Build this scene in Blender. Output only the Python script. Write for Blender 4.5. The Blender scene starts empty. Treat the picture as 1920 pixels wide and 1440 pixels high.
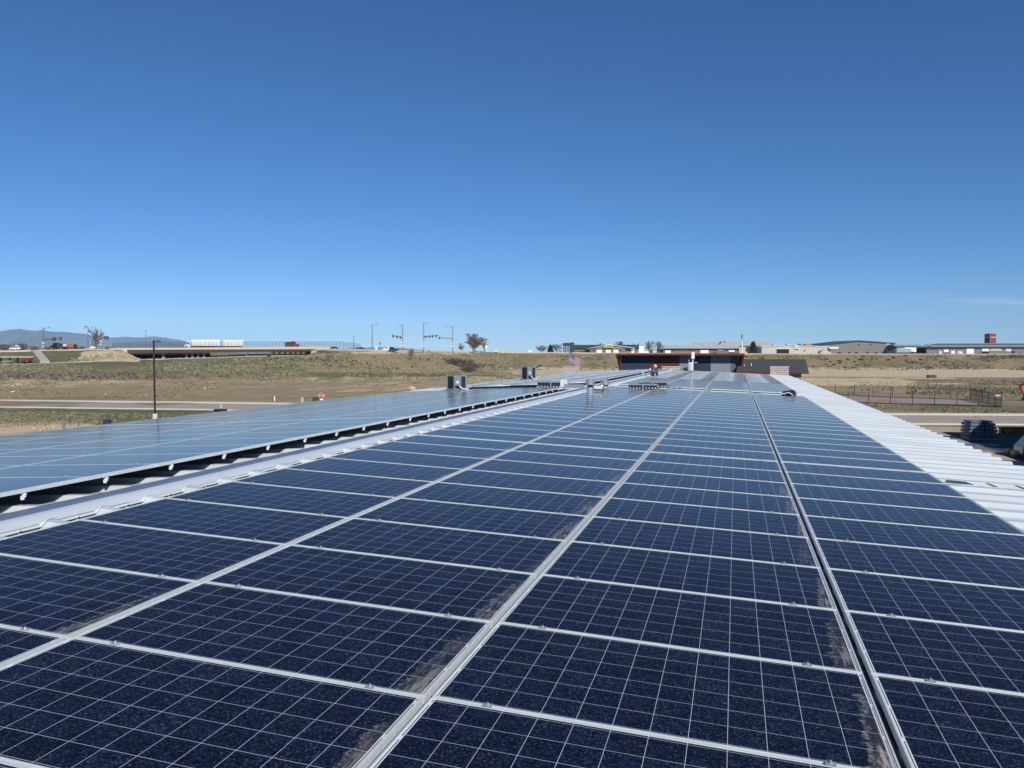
import bpy, math, random
import numpy as np
from mathutils import Vector, Matrix
random.seed(7); RNG = np.random.default_rng(11)
SC = bpy.context.scene
COL = SC.collection

# ------------------------------------------------------------------ camera
F, YAW, PITCH, EYE = 1480.0, -0.2759, -0.0373, 7.0
cam_d = bpy.data.cameras.new('camera'); cam = bpy.data.objects.new('camera', cam_d); COL.objects.link(cam)
cam_d.sensor_width = 36; cam_d.lens = F/1920*36; cam_d.clip_start = 0.05; cam_d.clip_end = 60000
cam.location = (0, 0, EYE); cam.rotation_euler = (math.pi/2+PITCH, 0, -YAW)
SC.camera = cam
SC.cycles.volume_bounces = 1
WV = np.array([math.sin(YAW)*math.cos(PITCH), math.cos(YAW)*math.cos(PITCH), math.sin(PITCH)])
RV = np.array([math.cos(YAW), -math.sin(YAW), 0]); UV = np.cross(RV, WV)
HOR = 664.8

def ray(px, py): return WV*F+(px-960)*RV-(py-720)*UV
def on_y(px, py, Y):                       # point of the plane y = Y
    d = ray(px, py); t = Y/d[1]; return Vector((d[0]*t, Y, EYE+d[2]*t))
def on_plane(px, py, a, b):                # point of the plane z = a + b x
    d = ray(px, py); t = (a-EYE)/(d[2]-b*d[0]); return Vector((d[0]*t, d[1]*t, EYE+d[2]*t))
def on_ground(px, py): return on_plane(px, py, 0, 0)
def fwd(px, py, D):                        # point at forward distance D
    d = ray(px, py); h = math.hypot(WV[0], WV[1]); fd = (d[0]*WV[0]+d[1]*WV[1])/h
    t = D/fd; return Vector((d[0]*t, d[1]*t, EYE+d[2]*t))
def project(x, y, z):
    P = np.array([x, y, z-EYE]); k = P@WV
    return 960+F*(P@RV)/k, 720-F*(P@UV)/k, k

# ------------------------------------------------------------------ materials
def nd(nt, typ, **kw):
    n = nt.nodes.new(typ)
    for k, v in kw.items():
        if k in n.inputs: n.inputs[k].default_value = v
        else: setattr(n, k, v)
    return n
def mat(name, col, rough=0.6, metal=0.0, noise=0.0, nscale=5.0, bump=0.0, stretch=None, spec=0.5, emit=None):
    m = bpy.data.materials.new(name); m.use_nodes = True; nt = m.node_tree
    b = nt.nodes['Principled BSDF']; L = nt.links.new
    b.inputs['Base Color'].default_value = (*col, 1); b.inputs['Roughness'].default_value = rough
    b.inputs['Metallic'].default_value = metal; b.inputs['Specular IOR Level'].default_value = spec
    tc = nd(nt, 'ShaderNodeTexCoord'); mp = nd(nt, 'ShaderNodeMapping')
    if stretch: mp.inputs['Scale'].default_value = stretch
    L(tc.outputs['Object'], mp.inputs['Vector'])
    n = nd(nt, 'ShaderNodeTexNoise', Scale=nscale, Detail=5.0, Roughness=0.6); L(mp.outputs[0], n.inputs['Vector'])
    if noise:
        mr = nd(nt, 'ShaderNodeMapRange'); mr.inputs[1].default_value = .3; mr.inputs[2].default_value = .7
        mr.inputs[3].default_value = 1-noise; mr.inputs[4].default_value = 1+noise
        L(n.outputs['Fac'], mr.inputs[0])
        mx = nd(nt, 'ShaderNodeVectorMath', operation='SCALE'); mx.inputs[0].default_value = col
        L(mr.outputs[0], mx.inputs['Scale']); L(mx.outputs[0], b.inputs['Base Color'])
    if bump:
        bp = nd(nt, 'ShaderNodeBump', Strength=bump, Distance=0.02); L(n.outputs['Fac'], bp.inputs['Height']); L(bp.outputs[0], b.inputs['Normal'])
    return m

M = {}
M['alu'] = mat('anodised_aluminium', (.66, .70, .71), .40, .15, .08, 3, stretch=(1, 8, 1))
M['steel'] = mat('galvanised_steel', (.62, .63, .64), .35, .7, .15, 6)
M['bolt'] = mat('bolt_steel', (.50, .51, .53), .4, .5)
M['roof'] = mat('white_roof_sheet', (.64, .675, .69), .34, .1, .12, 1.3, stretch=(.4, 2, 1))
M['cap'] = mat('ridge_cap_sheet', (.64, .69, .72), .33, .2, .05, 2, stretch=(1, .3, 1))
M['cap_left'] = mat('blue_grey_cap_left', (.19, .215, .29), .4, .2, .05, 2, stretch=(1, .3, 1))  # left side of the ridge cap, darker blue-grey
M['wallgrey'] = mat('grey_siding', (.20, .205, .21), .6, 0, .08, 2)
M['concrete'] = mat('concrete', (.46, .42, .35), .85, 0, .12, .8)
M['apron'] = mat('concrete_apron', (.44, .355, .26), .9, 0, .16, .25)
M['asphalt'] = mat('road_asphalt', (.40, .325, .26), .9, 0, .12, .3)
M['kerb'] = mat('kerb_concrete', (.62, .58, .51), .85, 0, .06, 1)
M['gravel'] = mat('pink_gravel', (.31, .245, .205), .95, 0, .2, 3)
M['dirt'] = mat('pale_dirt', (.42, .34, .24), .95, 0, .25, .8)
M['blackplas'] = mat('black_plastic', (.015, .015, .017), .45)
M['louver'] = mat('dark_coil_guard', (.03, .032, .035), .5, .2, .3, 30)
M['white'] = mat('white_paint', (.78, .78, .77), .45, 0, .05, 4)
M['navy'] = mat('navy_cladding', (.022, .04, .075), .6, 0, .1, 1)
M['rust'] = mat('rust_red_cladding', (.13, .027, .018), .55, 0, .1, 1)
M['ltgrey'] = mat('light_grey_stucco', (.25, .275, .32), .75, 0, .06, 1)
M['dkgrey'] = mat('charcoal_stucco', (.12, .13, .14), .75, 0, .06, 1)
M['shingle'] = mat('charcoal_shingle', (.06, .062, .066), .9, 0, .2, 6, stretch=(1, 4, 4))
M['beige'] = mat('beige_metal_siding', (.50, .49, .42), .6, 0, .06, .5, stretch=(6, 1, .2))
M['grey'] = mat('grey_metal_siding', (.19, .175, .165), .6, 0, .08, .5, stretch=(6, 1, .2))
M['grey2'] = mat('slate_metal_siding', (.17, .17, .17), .6, 0, .08, .5, stretch=(6, 1, .2))
M['dkroof'] = mat('dark_metal_roof', (.06, .07, .085), .5, .2, .08, .5)
M['blroof'] = mat('blue_grey_metal_roof', (.20, .24, .30), .45, .2, .08, .5)
M['ltroof'] = mat('pale_grey_metal_roof', (.36, .38, .39), .5, .2, .08, .5)
M['green'] = mat('dark_green_metal_roof', (.02, .045, .035), .5, .1, .08, .5)
M['brickbrown'] = mat('brown_block_wall', (.20, .15, .115), .85, 0, .15, .8)
M['door'] = mat('white_door', (.80, .79, .76), .55)
M['black'] = mat('black_opening', (.008, .008, .009), .8)
M['redtank'] = mat('red_tank_paint', (.26, .045, .035), .5, 0, .2, .4)
M['girder'] = mat('weathering_steel', (.075, .04, .03), .7, .1, .12, .3)
M['barrier'] = mat('barrier_concrete', (.56, .46, .36), .85, 0, .07, .3)
M['pier'] = mat('pier_concrete', (.40, .35, .29), .85, 0, .1, .5)
M['fence'] = mat('fence_steel', (.05, .052, .055), .5, .6)
M['blackpole'] = mat('bronze_pole_paint', (.028, .022, .02), .5)
M['signal'] = mat('galvanised_pole', (.17, .19, .215), .5, .4)
M['rubber'] = mat('tyre_rubber', (.02, .02, .02), .8)
M['glass'] = mat('vehicle_glass', (.02, .025, .03), .08)
M['red'] = mat('red_paint', (.40, .035, .02), .35)
M['darkred'] = mat('dark_red_paint', (.22, .025, .02), .4)
M['orange'] = mat('orange_paint', (.50, .085, .022), .5)
M['orange2'] = mat('weathered_orange_steel', (.42, .13, .03), .6, 0, .35, 2)
M['carblack'] = mat('black_car_paint', (.012, .014, .018), .25)
M['bluecar'] = mat('dark_blue_paint', (.02, .035, .09), .3)
M['silver'] = mat('silver_paint', (.5, .52, .55), .3, .6)
M['yellow'] = mat('yellow_sign', (.60, .48, .03), .6)
M['utilgreen'] = mat('utility_green', (.035, .06, .045), .6)
M['padgreen'] = mat('pale_green_cabinet', (.40, .46, .36), .6)
M['rock'] = mat('sandstone', (.50, .38, .23), .9, 0, .15, 2, .6)
M['bark'] = mat('grey_bark', (.17, .14, .12), .9, 0, .2, 4)
M['twig'] = mat('pale_twigs', (.25, .21, .175), .9)
M['twigp'] = mat('purple_brown_twigs', (.12, .098, .095), .9)
M['needle'] = mat('dark_needles', (.018, .032, .014), .8, 0, .3, 2)
M['bluewrap'] = mat('slate_blue_boards', (.11, .15, .215), .7, 0, .25, 2)
M['wood'] = mat('bare_timber', (.48, .36, .22), .8, 0, .15, 5, stretch=(1, 8, 8))
M['greywood'] = mat('weathered_timber', (.30, .28, .25), .8, 0, .15, 5)
M['skin'] = mat('skin', (.45, .27, .19), .6)
M['jeans'] = mat('blue_jeans', (.06, .09, .18), .8, 0, .2, 20)
M['vest'] = mat('dark_purple_grey_shirt', (.07, .06, .085), .8, 0, .2, 20)
M['flagred'] = mat('flag_red', (.22, .012, .02), .7)
M['flagwhite'] = mat('flag_white', (.46, .45, .46), .7)
M['flagblue'] = mat('flag_blue', (.012, .018, .09), .7)
M['skyblue'] = mat('blue_sign', (.05, .16, .35), .5)
M['mount'] = mat('forested_slope', (.075, .075, .06), .95, 0, .85, .0016)

SHW, SHR = .6, .19
# solar cells: 12 x 6 cells behind glass, object coordinates
def cell_material():
    m = bpy.data.materials.new('solar_cells'); m.use_nodes = True; nt = m.node_tree; L = nt.links.new
    b = nt.nodes['Principled BSDF']
    tc = nd(nt, 'ShaderNodeTexCoord'); sx = nd(nt, 'ShaderNodeSeparateXYZ'); L(tc.outputs['Object'], sx.inputs[0])
    oi = nd(nt, 'ShaderNodeObjectInfo')
    oc = nd(nt, 'ShaderNodeSeparateColor'); L(oi.outputs['Color'], oc.inputs[0])
    def mth(op, a, b_=None, c=None):
        n = nd(nt, 'ShaderNodeMath', operation=op)
        for i, v in enumerate((a, b_, c)):
            if v is None: continue
            if isinstance(v, (int, float)): n.inputs[i].default_value = v
            else: L(v, n.inputs[i])
        return n.outputs[0]
    X, Y = sx.outputs[0], sx.outputs[1]
    def mixc(f, a, b_):
        n = nd(nt, 'ShaderNodeMix', data_type='RGBA')
        for s, v in ((0, f), (6, a), (7, b_)):
            if isinstance(v, (int, float)): n.inputs[s].default_value = v
            elif isinstance(v, tuple): n.inputs[s].default_value = (*v, 1)
            else: L(v, n.inputs[s])
        return n.outputs[2]
    PX, PY = .1562, .1585
    u = mth('DIVIDE', mth('ADD', X, PX*6), PX); v = mth('DIVIDE', mth('ADD', Y, PY*3), PY)
    fu = mth('ABSOLUTE', mth('SUBTRACT', mth('FRACT', u), .5)); fv = mth('ABSOLUTE', mth('SUBTRACT', mth('FRACT', v), .5))
    lu = mth('GREATER_THAN', fu, .5-.0010/PX); lv = mth('GREATER_THAN', fv, .5-.0010/PY)
    line = mth('MAXIMUM', lu, lv)
    # white margin at the short ends with dark dashes of ribbon
    ax = mth('ABSOLUTE', X); marg = mth('GREATER_THAN', ax, PX*6)
    dash = mth('MULTIPLY', mth('MULTIPLY', mth('GREATER_THAN', ax, PX*6+.0055), mth('LESS_THAN', ax, PX*6+.0105)),
               mth('LESS_THAN', mth('FRACT', mth('ADD', mth('MULTIPLY', v, .5), .04)), .9))
    # bus bars along x
    bb = mth('ABSOLUTE', mth('SUBTRACT', mth('FRACT', mth('MULTIPLY', v, 4)), .5)); bus = mth('LESS_THAN', bb, .016)
    # crystalline grain
    va = nd(nt, 'ShaderNodeVectorMath', operation='ADD'); L(tc.outputs['Object'], va.inputs[0])
    cr = nd(nt, 'ShaderNodeCombineXYZ'); L(mth('MULTIPLY', oi.outputs['Random'], 37.0), cr.inputs[0]); L(mth('MULTIPLY', oi.outputs['Random'], 91.0), cr.inputs[1])
    L(cr.outputs[0], va.inputs[1])
    vo = nd(nt, 'ShaderNodeTexVoronoi', Scale=130.0); L(va.outputs[0], vo.inputs['Vector'])
    so = nd(nt, 'ShaderNodeSeparateColor'); L(vo.outputs['Color'], so.inputs[0])
    ci = nd(nt, 'ShaderNodeTexWhiteNoise', noise_dimensions='3D')   # tone of each cell
    fl = nd(nt, 'ShaderNodeCombineXYZ'); L(mth('FLOOR', u), fl.inputs[0]); L(mth('FLOOR', v), fl.inputs[1]); L(oi.outputs['Random'], fl.inputs[2]); L(fl.outputs[0], ci.inputs['Vector'])
    big = nd(nt, 'ShaderNodeTexNoise', Scale=5.0, Detail=3.0); L(va.outputs[0], big.inputs['Vector'])
    base = mixc(so.outputs[0], (.0008, .0029, .0135), (.0024, .0078, .039))
    base = mixc(mth('MULTIPLY', mth('POWER', so.outputs[1], 5.0), mth('MULTIPLY', big.outputs['Fac'], 1.3)), base, (.085, .105, .15))
    base = mixc(mth('MULTIPLY', ci.outputs['Value'], .55), base, (.0009, .0028, .011))
    v2 = nd(nt, 'ShaderNodeTexVoronoi', Scale=24.0); L(va.outputs[0], v2.inputs['Vector']); s2 = nd(nt, 'ShaderNodeSeparateColor'); L(v2.outputs['Color'], s2.inputs[0])
    base = mixc(mth('MULTIPLY', mth('POWER', s2.outputs[0], 3.0), .5), base, (.006, .016, .062))
    base = mixc(mth('MULTIPLY', bus, .28), base, (.08, .10, .15))
    base = mixc(line, base, (.62, .66, .74))
    base = mixc(marg, base, (.74, .75, .77)); base = mixc(dash, base, (.06, .07, .09))
    # fine dry water spots
    n1 = nd(nt, 'ShaderNodeTexNoise', Scale=95.0, Detail=2.0, Roughness=.7); L(va.outputs[0], n1.inputs['Vector'])
    sp = nd(nt, 'ShaderNodeMapRange'); sp.inputs[1].default_value = .61; sp.inputs[2].default_value = .72; L(n1.outputs['Fac'], sp.inputs[0])
    base = mixc(mth('MULTIPLY', sp.outputs[0], .5), base, (.20, .22, .27))
    # dust washed against the low edge: e is metres from the low edge, w metres from the near end
    e = mth('SUBTRACT', .95, X); w = mth('ADD', Y, .485)
    mp = nd(nt, 'ShaderNodeMapping'); mp.inputs['Scale'].default_value = (34, 3.0, 1); L(va.outputs[0], mp.inputs['Vector'])
    st = nd(nt, 'ShaderNodeTexNoise', Scale=1.0, Detail=6.0, Roughness=.7); L(mp.outputs[0], st.inputs['Vector'])
    n2 = nd(nt, 'ShaderNodeTexNoise', Scale=9.0, Detail=6.0, Roughness=.75); L(va.outputs[0], n2.inputs['Vector'])
    wob = mth('MULTIPLY', mth('SUBTRACT', n2.outputs['Fac'], .5), .16)
    edge = mth('SUBTRACT', mth('ADD', mth('ADD', .045, mth('MULTIPLY', oi.outputs['Random'], .10)), wob), mth('MULTIPLY', w, .07))
    ins = nd(nt, 'ShaderNodeMapRange'); ins.interpolation_type = 'SMOOTHSTEP'; ins.inputs[1].default_value = -.005; ins.inputs[2].default_value = .035
    L(mth('SUBTRACT', edge, e), ins.inputs[0])
    grad = nd(nt, 'ShaderNodeMapRange'); grad.inputs[1].default_value = 0; grad.inputs[2].default_value = .85; grad.inputs[3].default_value = 1.1; grad.inputs[4].default_value = .05
    L(w, grad.inputs[0])
    stk = nd(nt, 'ShaderNodeMapRange'); stk.inputs[1].default_value = .47; stk.inputs[2].default_value = .60; stk.inputs[3].default_value = .02; L(st.outputs['Fac'], stk.inputs[0])
    film = mth('MULTIPLY', mth('MULTIPLY', ins.outputs[0], grad.outputs[0]), stk.outputs[0])
    # crust line along the rim of the puddle
    rim = nd(nt, 'ShaderNodeMapRange'); rim.interpolation_type = 'SMOOTHSTEP'; rim.inputs[1].default_value = .020; rim.inputs[2].default_value = .002
    L(mth('ABSOLUTE', mth('SUBTRACT', edge, e)), rim.inputs[0])
    n3 = nd(nt, 'ShaderNodeTexNoise', Scale=38.0, Detail=5.0, Roughness=.8); L(va.outputs[0], n3.inputs['Vector'])
    rb = nd(nt, 'ShaderNodeMapRange'); rb.inputs[1].default_value = .42; rb.inputs[2].default_value = .62; L(n3.outputs['Fac'], rb.inputs[0])
    rimm = mth('MULTIPLY', mth('MULTIPLY', rim.outputs[0], rb.outputs[0]), mth('LESS_THAN', w, .72))
    corner = nd(nt, 'ShaderNodeMapRange'); corner.interpolation_type = 'SMOOTHSTEP'; corner.inputs[1].default_value = .055; corner.inputs[2].default_value = .0
    L(mth('ADD', w, mth('MULTIPLY', mth('MAXIMUM', mth('SUBTRACT', e, .03), 0.0), .30)), corner.inputs[0])
    dirt = mth('MAXIMUM', mth('MAXIMUM', film, mth('MULTIPLY', rimm, .75)), mth('MULTIPLY', mth('MULTIPLY', corner.outputs[0], .9), ins.outputs[0]))
    dirt = mth('MULTIPLY', dirt, oc.outputs[0])
    haze_ = mth('MULTIPLY', mth('MULTIPLY', ins.outputs[0], .07), oc.outputs[0])
    base = mixc(haze_, base, (.24, .22, .20)); base = mixc(mth('MINIMUM', mth('MULTIPLY', dirt, .72), .85), base, (.54, .49, .41))
    # thin even dust over everything
    base = mixc(.006, base, (.45, .44, .42))
    L(base, b.inputs['Base Color'])
    rg = mth('ADD', mth('MULTIPLY', dirt, .5), mth('ADD', .07, mth('MULTIPLY', big.outputs['Fac'], .06))); L(rg, b.inputs['Roughness'])
    b.inputs['IOR'].default_value = 1.09; b.inputs['Specular IOR Level'].default_value = .5
    b.inputs['Sheen Weight'].default_value = SHW; b.inputs['Sheen Roughness'].default_value = SHR; b.inputs['Sheen Tint'].default_value = (1, .86, .72, 1)
    return m
M['cells'] = cell_material()

def brick_material(name, c1, c2, mortar, scale, w=.4, h=.2):
    m = bpy.data.materials.new(name); m.use_nodes = True; nt = m.node_tree; L = nt.links.new
    b = nt.nodes['Principled BSDF']; b.inputs['Roughness'].default_value = .9
    tc = nd(nt, 'ShaderNodeTexCoord'); s = nd(nt, 'ShaderNodeSeparateXYZ'); c = nd(nt, 'ShaderNodeCombineXYZ')
    L(tc.outputs['Object'], s.inputs[0]); L(s.outputs[0], c.inputs[0]); L(s.outputs[2], c.inputs[1])
    br = nd(nt, 'ShaderNodeTexBrick'); L(c.outputs[0], br.inputs['Vector'])
    br.inputs['Color1'].default_value = (*c1, 1); br.inputs['Color2'].default_value = (*c2, 1); br.inputs['Mortar'].default_value = (*mortar, 1)
    br.inputs['Scale'].default_value = scale; br.inputs['Mortar Size'].default_value = .03; br.inputs['Brick Width'].default_value = w; br.inputs['Row Height'].default_value = h
    L(br.outputs['Color'], b.inputs['Base Color']); return m
M['block'] = brick_material('split_face_block', (.28, .20, .16), (.36, .28, .23), (.55, .52, .47), 1.0, .4, .19)

def ground_material():
    m = bpy.data.materials.new('prairie_ground'); m.use_nodes = True; nt = m.node_tree; L = nt.links.new
    b = nt.nodes['Principled BSDF']; b.inputs['Roughness'].default_value = .95; b.inputs['Specular IOR Level'].default_value = .15
    at = nd(nt, 'ShaderNodeAttribute', attribute_name='cover'); sc = nd(nt, 'ShaderNodeSeparateColor'); L(at.outputs['Color'], sc.inputs[0])
    tc = nd(nt, 'ShaderNodeTexCoord')
    def noise(scale, det=6.0, rough=.65, stretch=(1, 1, 1)):
        mp = nd(nt, 'ShaderNodeMapping'); mp.inputs['Scale'].default_value = stretch; mp.inputs['Rotation'].default_value = (0, 0, YAW); L(tc.outputs['Object'], mp.inputs[0])
        n = nd(nt, 'ShaderNodeTexNoise', Scale=scale, Detail=det, Roughness=rough); L(mp.outputs[0], n.inputs['Vector']); return n.outputs['Fac']
    def mth(op, a, b_=None):
        n = nd(nt, 'ShaderNodeMath', operation=op)
        for i, v in enumerate((a, b_)):
            if v is None: continue
            if isinstance(v, (int, float)): n.inputs[i].default_value = v
            else: L(v, n.inputs[i])
        return n.outputs[0]
    def ramp(x, lo, hi):
        n = nd(nt, 'ShaderNodeMapRange'); n.interpolation_type = 'SMOOTHSTEP'; n.inputs[1].default_value = lo; n.inputs[2].default_value = hi; L(x, n.inputs[0]); return n.outputs[0]
    def mixc(f, a, b_):
        n = nd(nt, 'ShaderNodeMix', data_type='RGBA')
        for s, v in ((0, f), (6, a), (7, b_)):
            if isinstance(v, (int, float)): n.inputs[s].default_value = v
            elif isinstance(v, tuple): n.inputs[s].default_value = (*v, 1)
            else: L(v, n.inputs[s])
        return n.outputs[2]
    nA, nB, nC, nD = noise(.05, 7, .7, (1, .35, 1)), noise(.45, 6, .7, (1, .25, 1)), noise(.016, 5, .6, (1, .3, 1)), noise(2.2, 4, .7, (1, .2, 1))
    mixn = mth('ADD', mth('MULTIPLY', nA, .55), mth('ADD', mth('MULTIPLY', nB, .35), mth('MULTIPLY', nD, .10)))
    dry = mixc(ramp(nB, .35, .65), (.25, .185, .105), (.41, .315, .185)); dry = mixc(ramp(nD, .35, .7), dry, (.32, .245, .14))
    grn = mixc(ramp(nD, .3, .7), (.10, .108, .05), (.175, .17, .085))
    g = ramp(mth('ADD', mixn, mth('SUBTRACT', sc.outputs[0], .5)), .42, .62); c = mixc(g, dry, grn)
    bare = mixc(ramp(nB, .35, .65), (.54, .42, .255), (.64, .52, .335))
    t = ramp(mth('ADD', mixn, mth('SUBTRACT', sc.outputs[1], .5)), .44, .60); c = mixc(t, c, bare)
    k = ramp(mth('ADD', mixn, mth('SUBTRACT', sc.outputs[2], .5)), .46, .66); c = mixc(k, c, (.115, .098, .072))
    L(c, b.inputs['Base Color'])
    bp = nd(nt, 'ShaderNodeBump', Strength=.8, Distance=.35); L(nB, bp.inputs['Height']); L(bp.outputs[0], b.inputs['Normal'])
    return m
M['ground'] = ground_material()

# ------------------------------------------------------------------ mesh builder
class MB:
    def __init__(s): s.v = []; s.f = []; s.m = []
    def add(s, vs, fs, mi=0):
        o = len(s.v); s.v += [tuple(v) for v in vs]; s.f += [tuple(i+o for i in f) for f in fs]; s.m += [mi]*len(fs); return s
    def box(s, x0, x1, y0, y1, z0, z1, mi=0):
        return s.add([(x0,y0,z0),(x1,y0,z0),(x1,y1,z0),(x0,y1,z0),(x0,y0,z1),(x1,y0,z1),(x1,y1,z1),(x0,y1,z1)],
                     [(0,3,2,1),(4,5,6,7),(0,1,5,4),(1,2,6,5),(2,3,7,6),(3,0,4,7)], mi)
    def prism(s, prof, y0, y1, mi=0, axis='y'):      # prof: (a, z) outline extruded
        n = len(prof)
        P = (lambda a, z, t: (a, t, z)) if axis == 'y' else (lambda a, z, t: (t, a, z))
        vs = [P(a, z, y0) for a, z in prof]+[P(a, z, y1) for a, z in prof]
        fs = [tuple(range(n)), tuple(range(2*n-1, n-1, -1))]+[(i, i+n, (i+1) % n+n, (i+1) % n) for i in range(n)]
        return s.add(vs, fs, mi)
    def tube(s, p0, p1, r0, r1=None, n=8, mi=0, caps=True):
        r1 = r0 if r1 is None else r1; p0 = Vector(p0); p1 = Vector(p1); d = (p1-p0)
        if d.length < 1e-6: return s
        d.normalize(); a = d.orthogonal().normalized(); b = d.cross(a)
        vs = []
        for p, r in ((p0, r0), (p1, r1)):
            for k in range(n):
                t = 2*math.pi*k/n; vs.append(p+(a*math.cos(t)+b*math.sin(t))*r)
        fs = [(i, (i+1) % n, (i+1) % n+n, i+n) for i in range(n)]
        if caps: fs += [tuple(range(n-1, -1, -1)), tuple(range(n, 2*n))]
        return s.add(vs, fs, mi)
    def ball(s, c, rx, ry, rz, mi=0, n=10, m=6, jit=0):
        vs = []; fs = []
        for j in range(m+1):
            ph = math.pi*j/m
            for i in range(n):
                t = 2*math.pi*i/n; q = 1+random.uniform(-jit, jit)
                vs.append((c[0]+rx*q*math.sin(ph)*math.cos(t), c[1]+ry*q*math.sin(ph)*math.sin(t), c[2]+rz*q*math.cos(ph)))
        for j in range(m):
            for i in range(n): fs.append((j*n+i, (j+1)*n+i, (j+1)*n+(i+1) % n, j*n+(i+1) % n))
        return s.add(vs, fs, mi)
    def build(s, name, mats, parent=None, bevel=0, smooth=False):
        me = bpy.data.meshes.new(name); me.from_pydata(s.v, [], s.f)
        for m in (mats if isinstance(mats, (list, tuple)) else [mats]): me.materials.append(m)
        if any(s.m): me.polygons.foreach_set('material_index', s.m)
        if smooth: me.polygons.foreach_set('use_smooth', [True]*len(me.polygons))
        me.update()
        o = bpy.data.objects.new(name, me); COL.objects.link(o)
        if parent: o.parent = parent
        if bevel:
            b = o.modifiers.new('bevel', 'BEVEL'); b.width = bevel; b.segments = 2; b.limit_method = 'ANGLE'
        return o
def np_mesh(name, V, T, mats, mi=None, parent=None):
    me = bpy.data.meshes.new(name); V = np.asarray(V, 'f'); T = np.asarray(T, 'i'); k = T.shape[1]
    me.vertices.add(len(V)); me.vertices.foreach_set('co', V.ravel())
    me.loops.add(T.size); me.loops.foreach_set('vertex_index', T.ravel())
    me.polygons.add(len(T)); me.polygons.foreach_set('loop_start', np.arange(0, T.size, k, dtype='i'))
    for m in mats: me.materials.append(m)
    if mi is not None: me.polygons.foreach_set('material_index', np.asarray(mi, 'i'))
    me.update(calc_edges=True); me.validate()
    o = bpy.data.objects.new(name, me); COL.objects.link(o)
    if parent: o.parent = parent
    return o
def tag(o, label=None, cat=None, group=None, kind=None):
    if label: o['label'] = label
    if cat: o['category'] = cat
    if group: o['group'] = group
    if kind: o['kind'] = kind
    return o
def empty(name, loc, label, cat, group=None, rz=0.0):
    o = bpy.data.objects.new(name, None); o.empty_display_size = .2; COL.objects.link(o)
    o.location = loc; o.rotation_euler = (0, 0, rz); return tag(o, label, cat, group)
def copy_tree(o, parent=None):
    c = o.copy(); COL.objects.link(c)
    if parent: c.parent = parent
    for ch in o.children: copy_tree(ch, c)
    return c
RZ = -YAW           # rotation that turns local x to the picture's right
ORD = ['zeroth','first','second','third','fourth','fifth','sixth','seventh','eighth','ninth','tenth','eleventh','twelfth','thirteenth','fourteenth','fifteenth','sixteenth','seventeenth','eighteenth','nineteenth','twentieth']
def ordn(n):
    if n <= 20: return ORD[n]
    t = {20: 'twenty', 30: 'thirty', 40: 'forty'}[n//10*10]
    return ('thirtieth' if n == 30 else 'fortieth') if n % 10 == 0 else t+'-'+ORD[n % 10]
def text_mesh(body, size, name, m, parent, loc, rot, extrude=.005):
    cu = bpy.data.curves.new(name, 'FONT'); cu.body = body; cu.size = size; cu.align_x = 'CENTER'; cu.align_y = 'CENTER'; cu.extrude = extrude
    t = bpy.data.objects.new('tmp', cu); COL.objects.link(t); dg = bpy.context.evaluated_depsgraph_get()
    me = bpy.data.meshes.new_from_object(t.evaluated_get(dg)); bpy.data.objects.remove(t)
    me.materials.clear(); me.materials.append(m); o = bpy.data.objects.new(name, me); COL.objects.link(o); o.parent = parent; o.location = loc; o.rotation_euler = rot
    return o

# ------------------------------------------------------------------ world and sun
SUN_AZ, SUN_EL = math.radians(140), math.radians(34)      # azimuth clockwise from +y
w = bpy.data.worlds.new('World'); SC.world = w; w.use_nodes = True; nt = w.node_tree
sky = nt.nodes.new('ShaderNodeTexSky'); sky.sky_type = 'NISHITA'; sky.sun_disc = False
sky.sun_elevation = SUN_EL; sky.sun_rotation = SUN_AZ; sky.altitude = 3000; sky.air_density = 1.0; sky.dust_density = 1.0; sky.ozone_density = 8.0
bg = nt.nodes['Background']; hs = nt.nodes.new('ShaderNodeHueSaturation'); hs.inputs['Saturation'].default_value = 1.10; nt.links.new(sky.outputs[0], hs.inputs['Color'])
# one thin wisp of cirrus low in the sky, fixed in the sky's own directions
cd_ = ray(1890, 566); cd_ = cd_/np.linalg.norm(cd_); c_az, c_el = math.atan2(cd_[0], cd_[1]), math.asin(cd_[2])
tc_ = nt.nodes.new('ShaderNodeTexCoord'); sp_ = nt.nodes.new('ShaderNodeSeparateXYZ'); nt.links.new(tc_.outputs['Generated'], sp_.inputs[0])
def wm(op, a, b=None):
    n_ = nt.nodes.new('ShaderNodeMath'); n_.operation = op
    for i_, v_ in enumerate((a, b)):
        if v_ is None: continue
        if isinstance(v_, (int, float)): n_.inputs[i_].default_value = v_
        else: nt.links.new(v_, n_.inputs[i_])
    return n_.outputs[0]
az_ = wm('SUBTRACT', wm('ARCTAN2', sp_.outputs[0], sp_.outputs[1]), c_az); el_ = wm('SUBTRACT', wm('ARCSINE', sp_.outputs[2]), c_el)
nz_ = nt.nodes.new('ShaderNodeTexNoise'); cx_ = nt.nodes.new('ShaderNodeCombineXYZ'); nt.links.new(wm('MULTIPLY', az_, 30.0), cx_.inputs[0]); nt.links.new(wm('MULTIPLY', el_, 260.0), cx_.inputs[1]); nt.links.new(cx_.outputs[0], nz_.inputs['Vector']); nz_.inputs['Detail'].default_value = 6
ga_ = wm('POWER', 2.718, wm('MULTIPLY', wm('ADD', wm('POWER', wm('MULTIPLY', wm('ABSOLUTE', az_), 18.0), 2.0), wm('POWER', wm('MULTIPLY', wm('ABSOLUTE', wm('ADD', el_, wm('MULTIPLY', az_, .06))), 330.0), 2.0)), -1.0))
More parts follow.
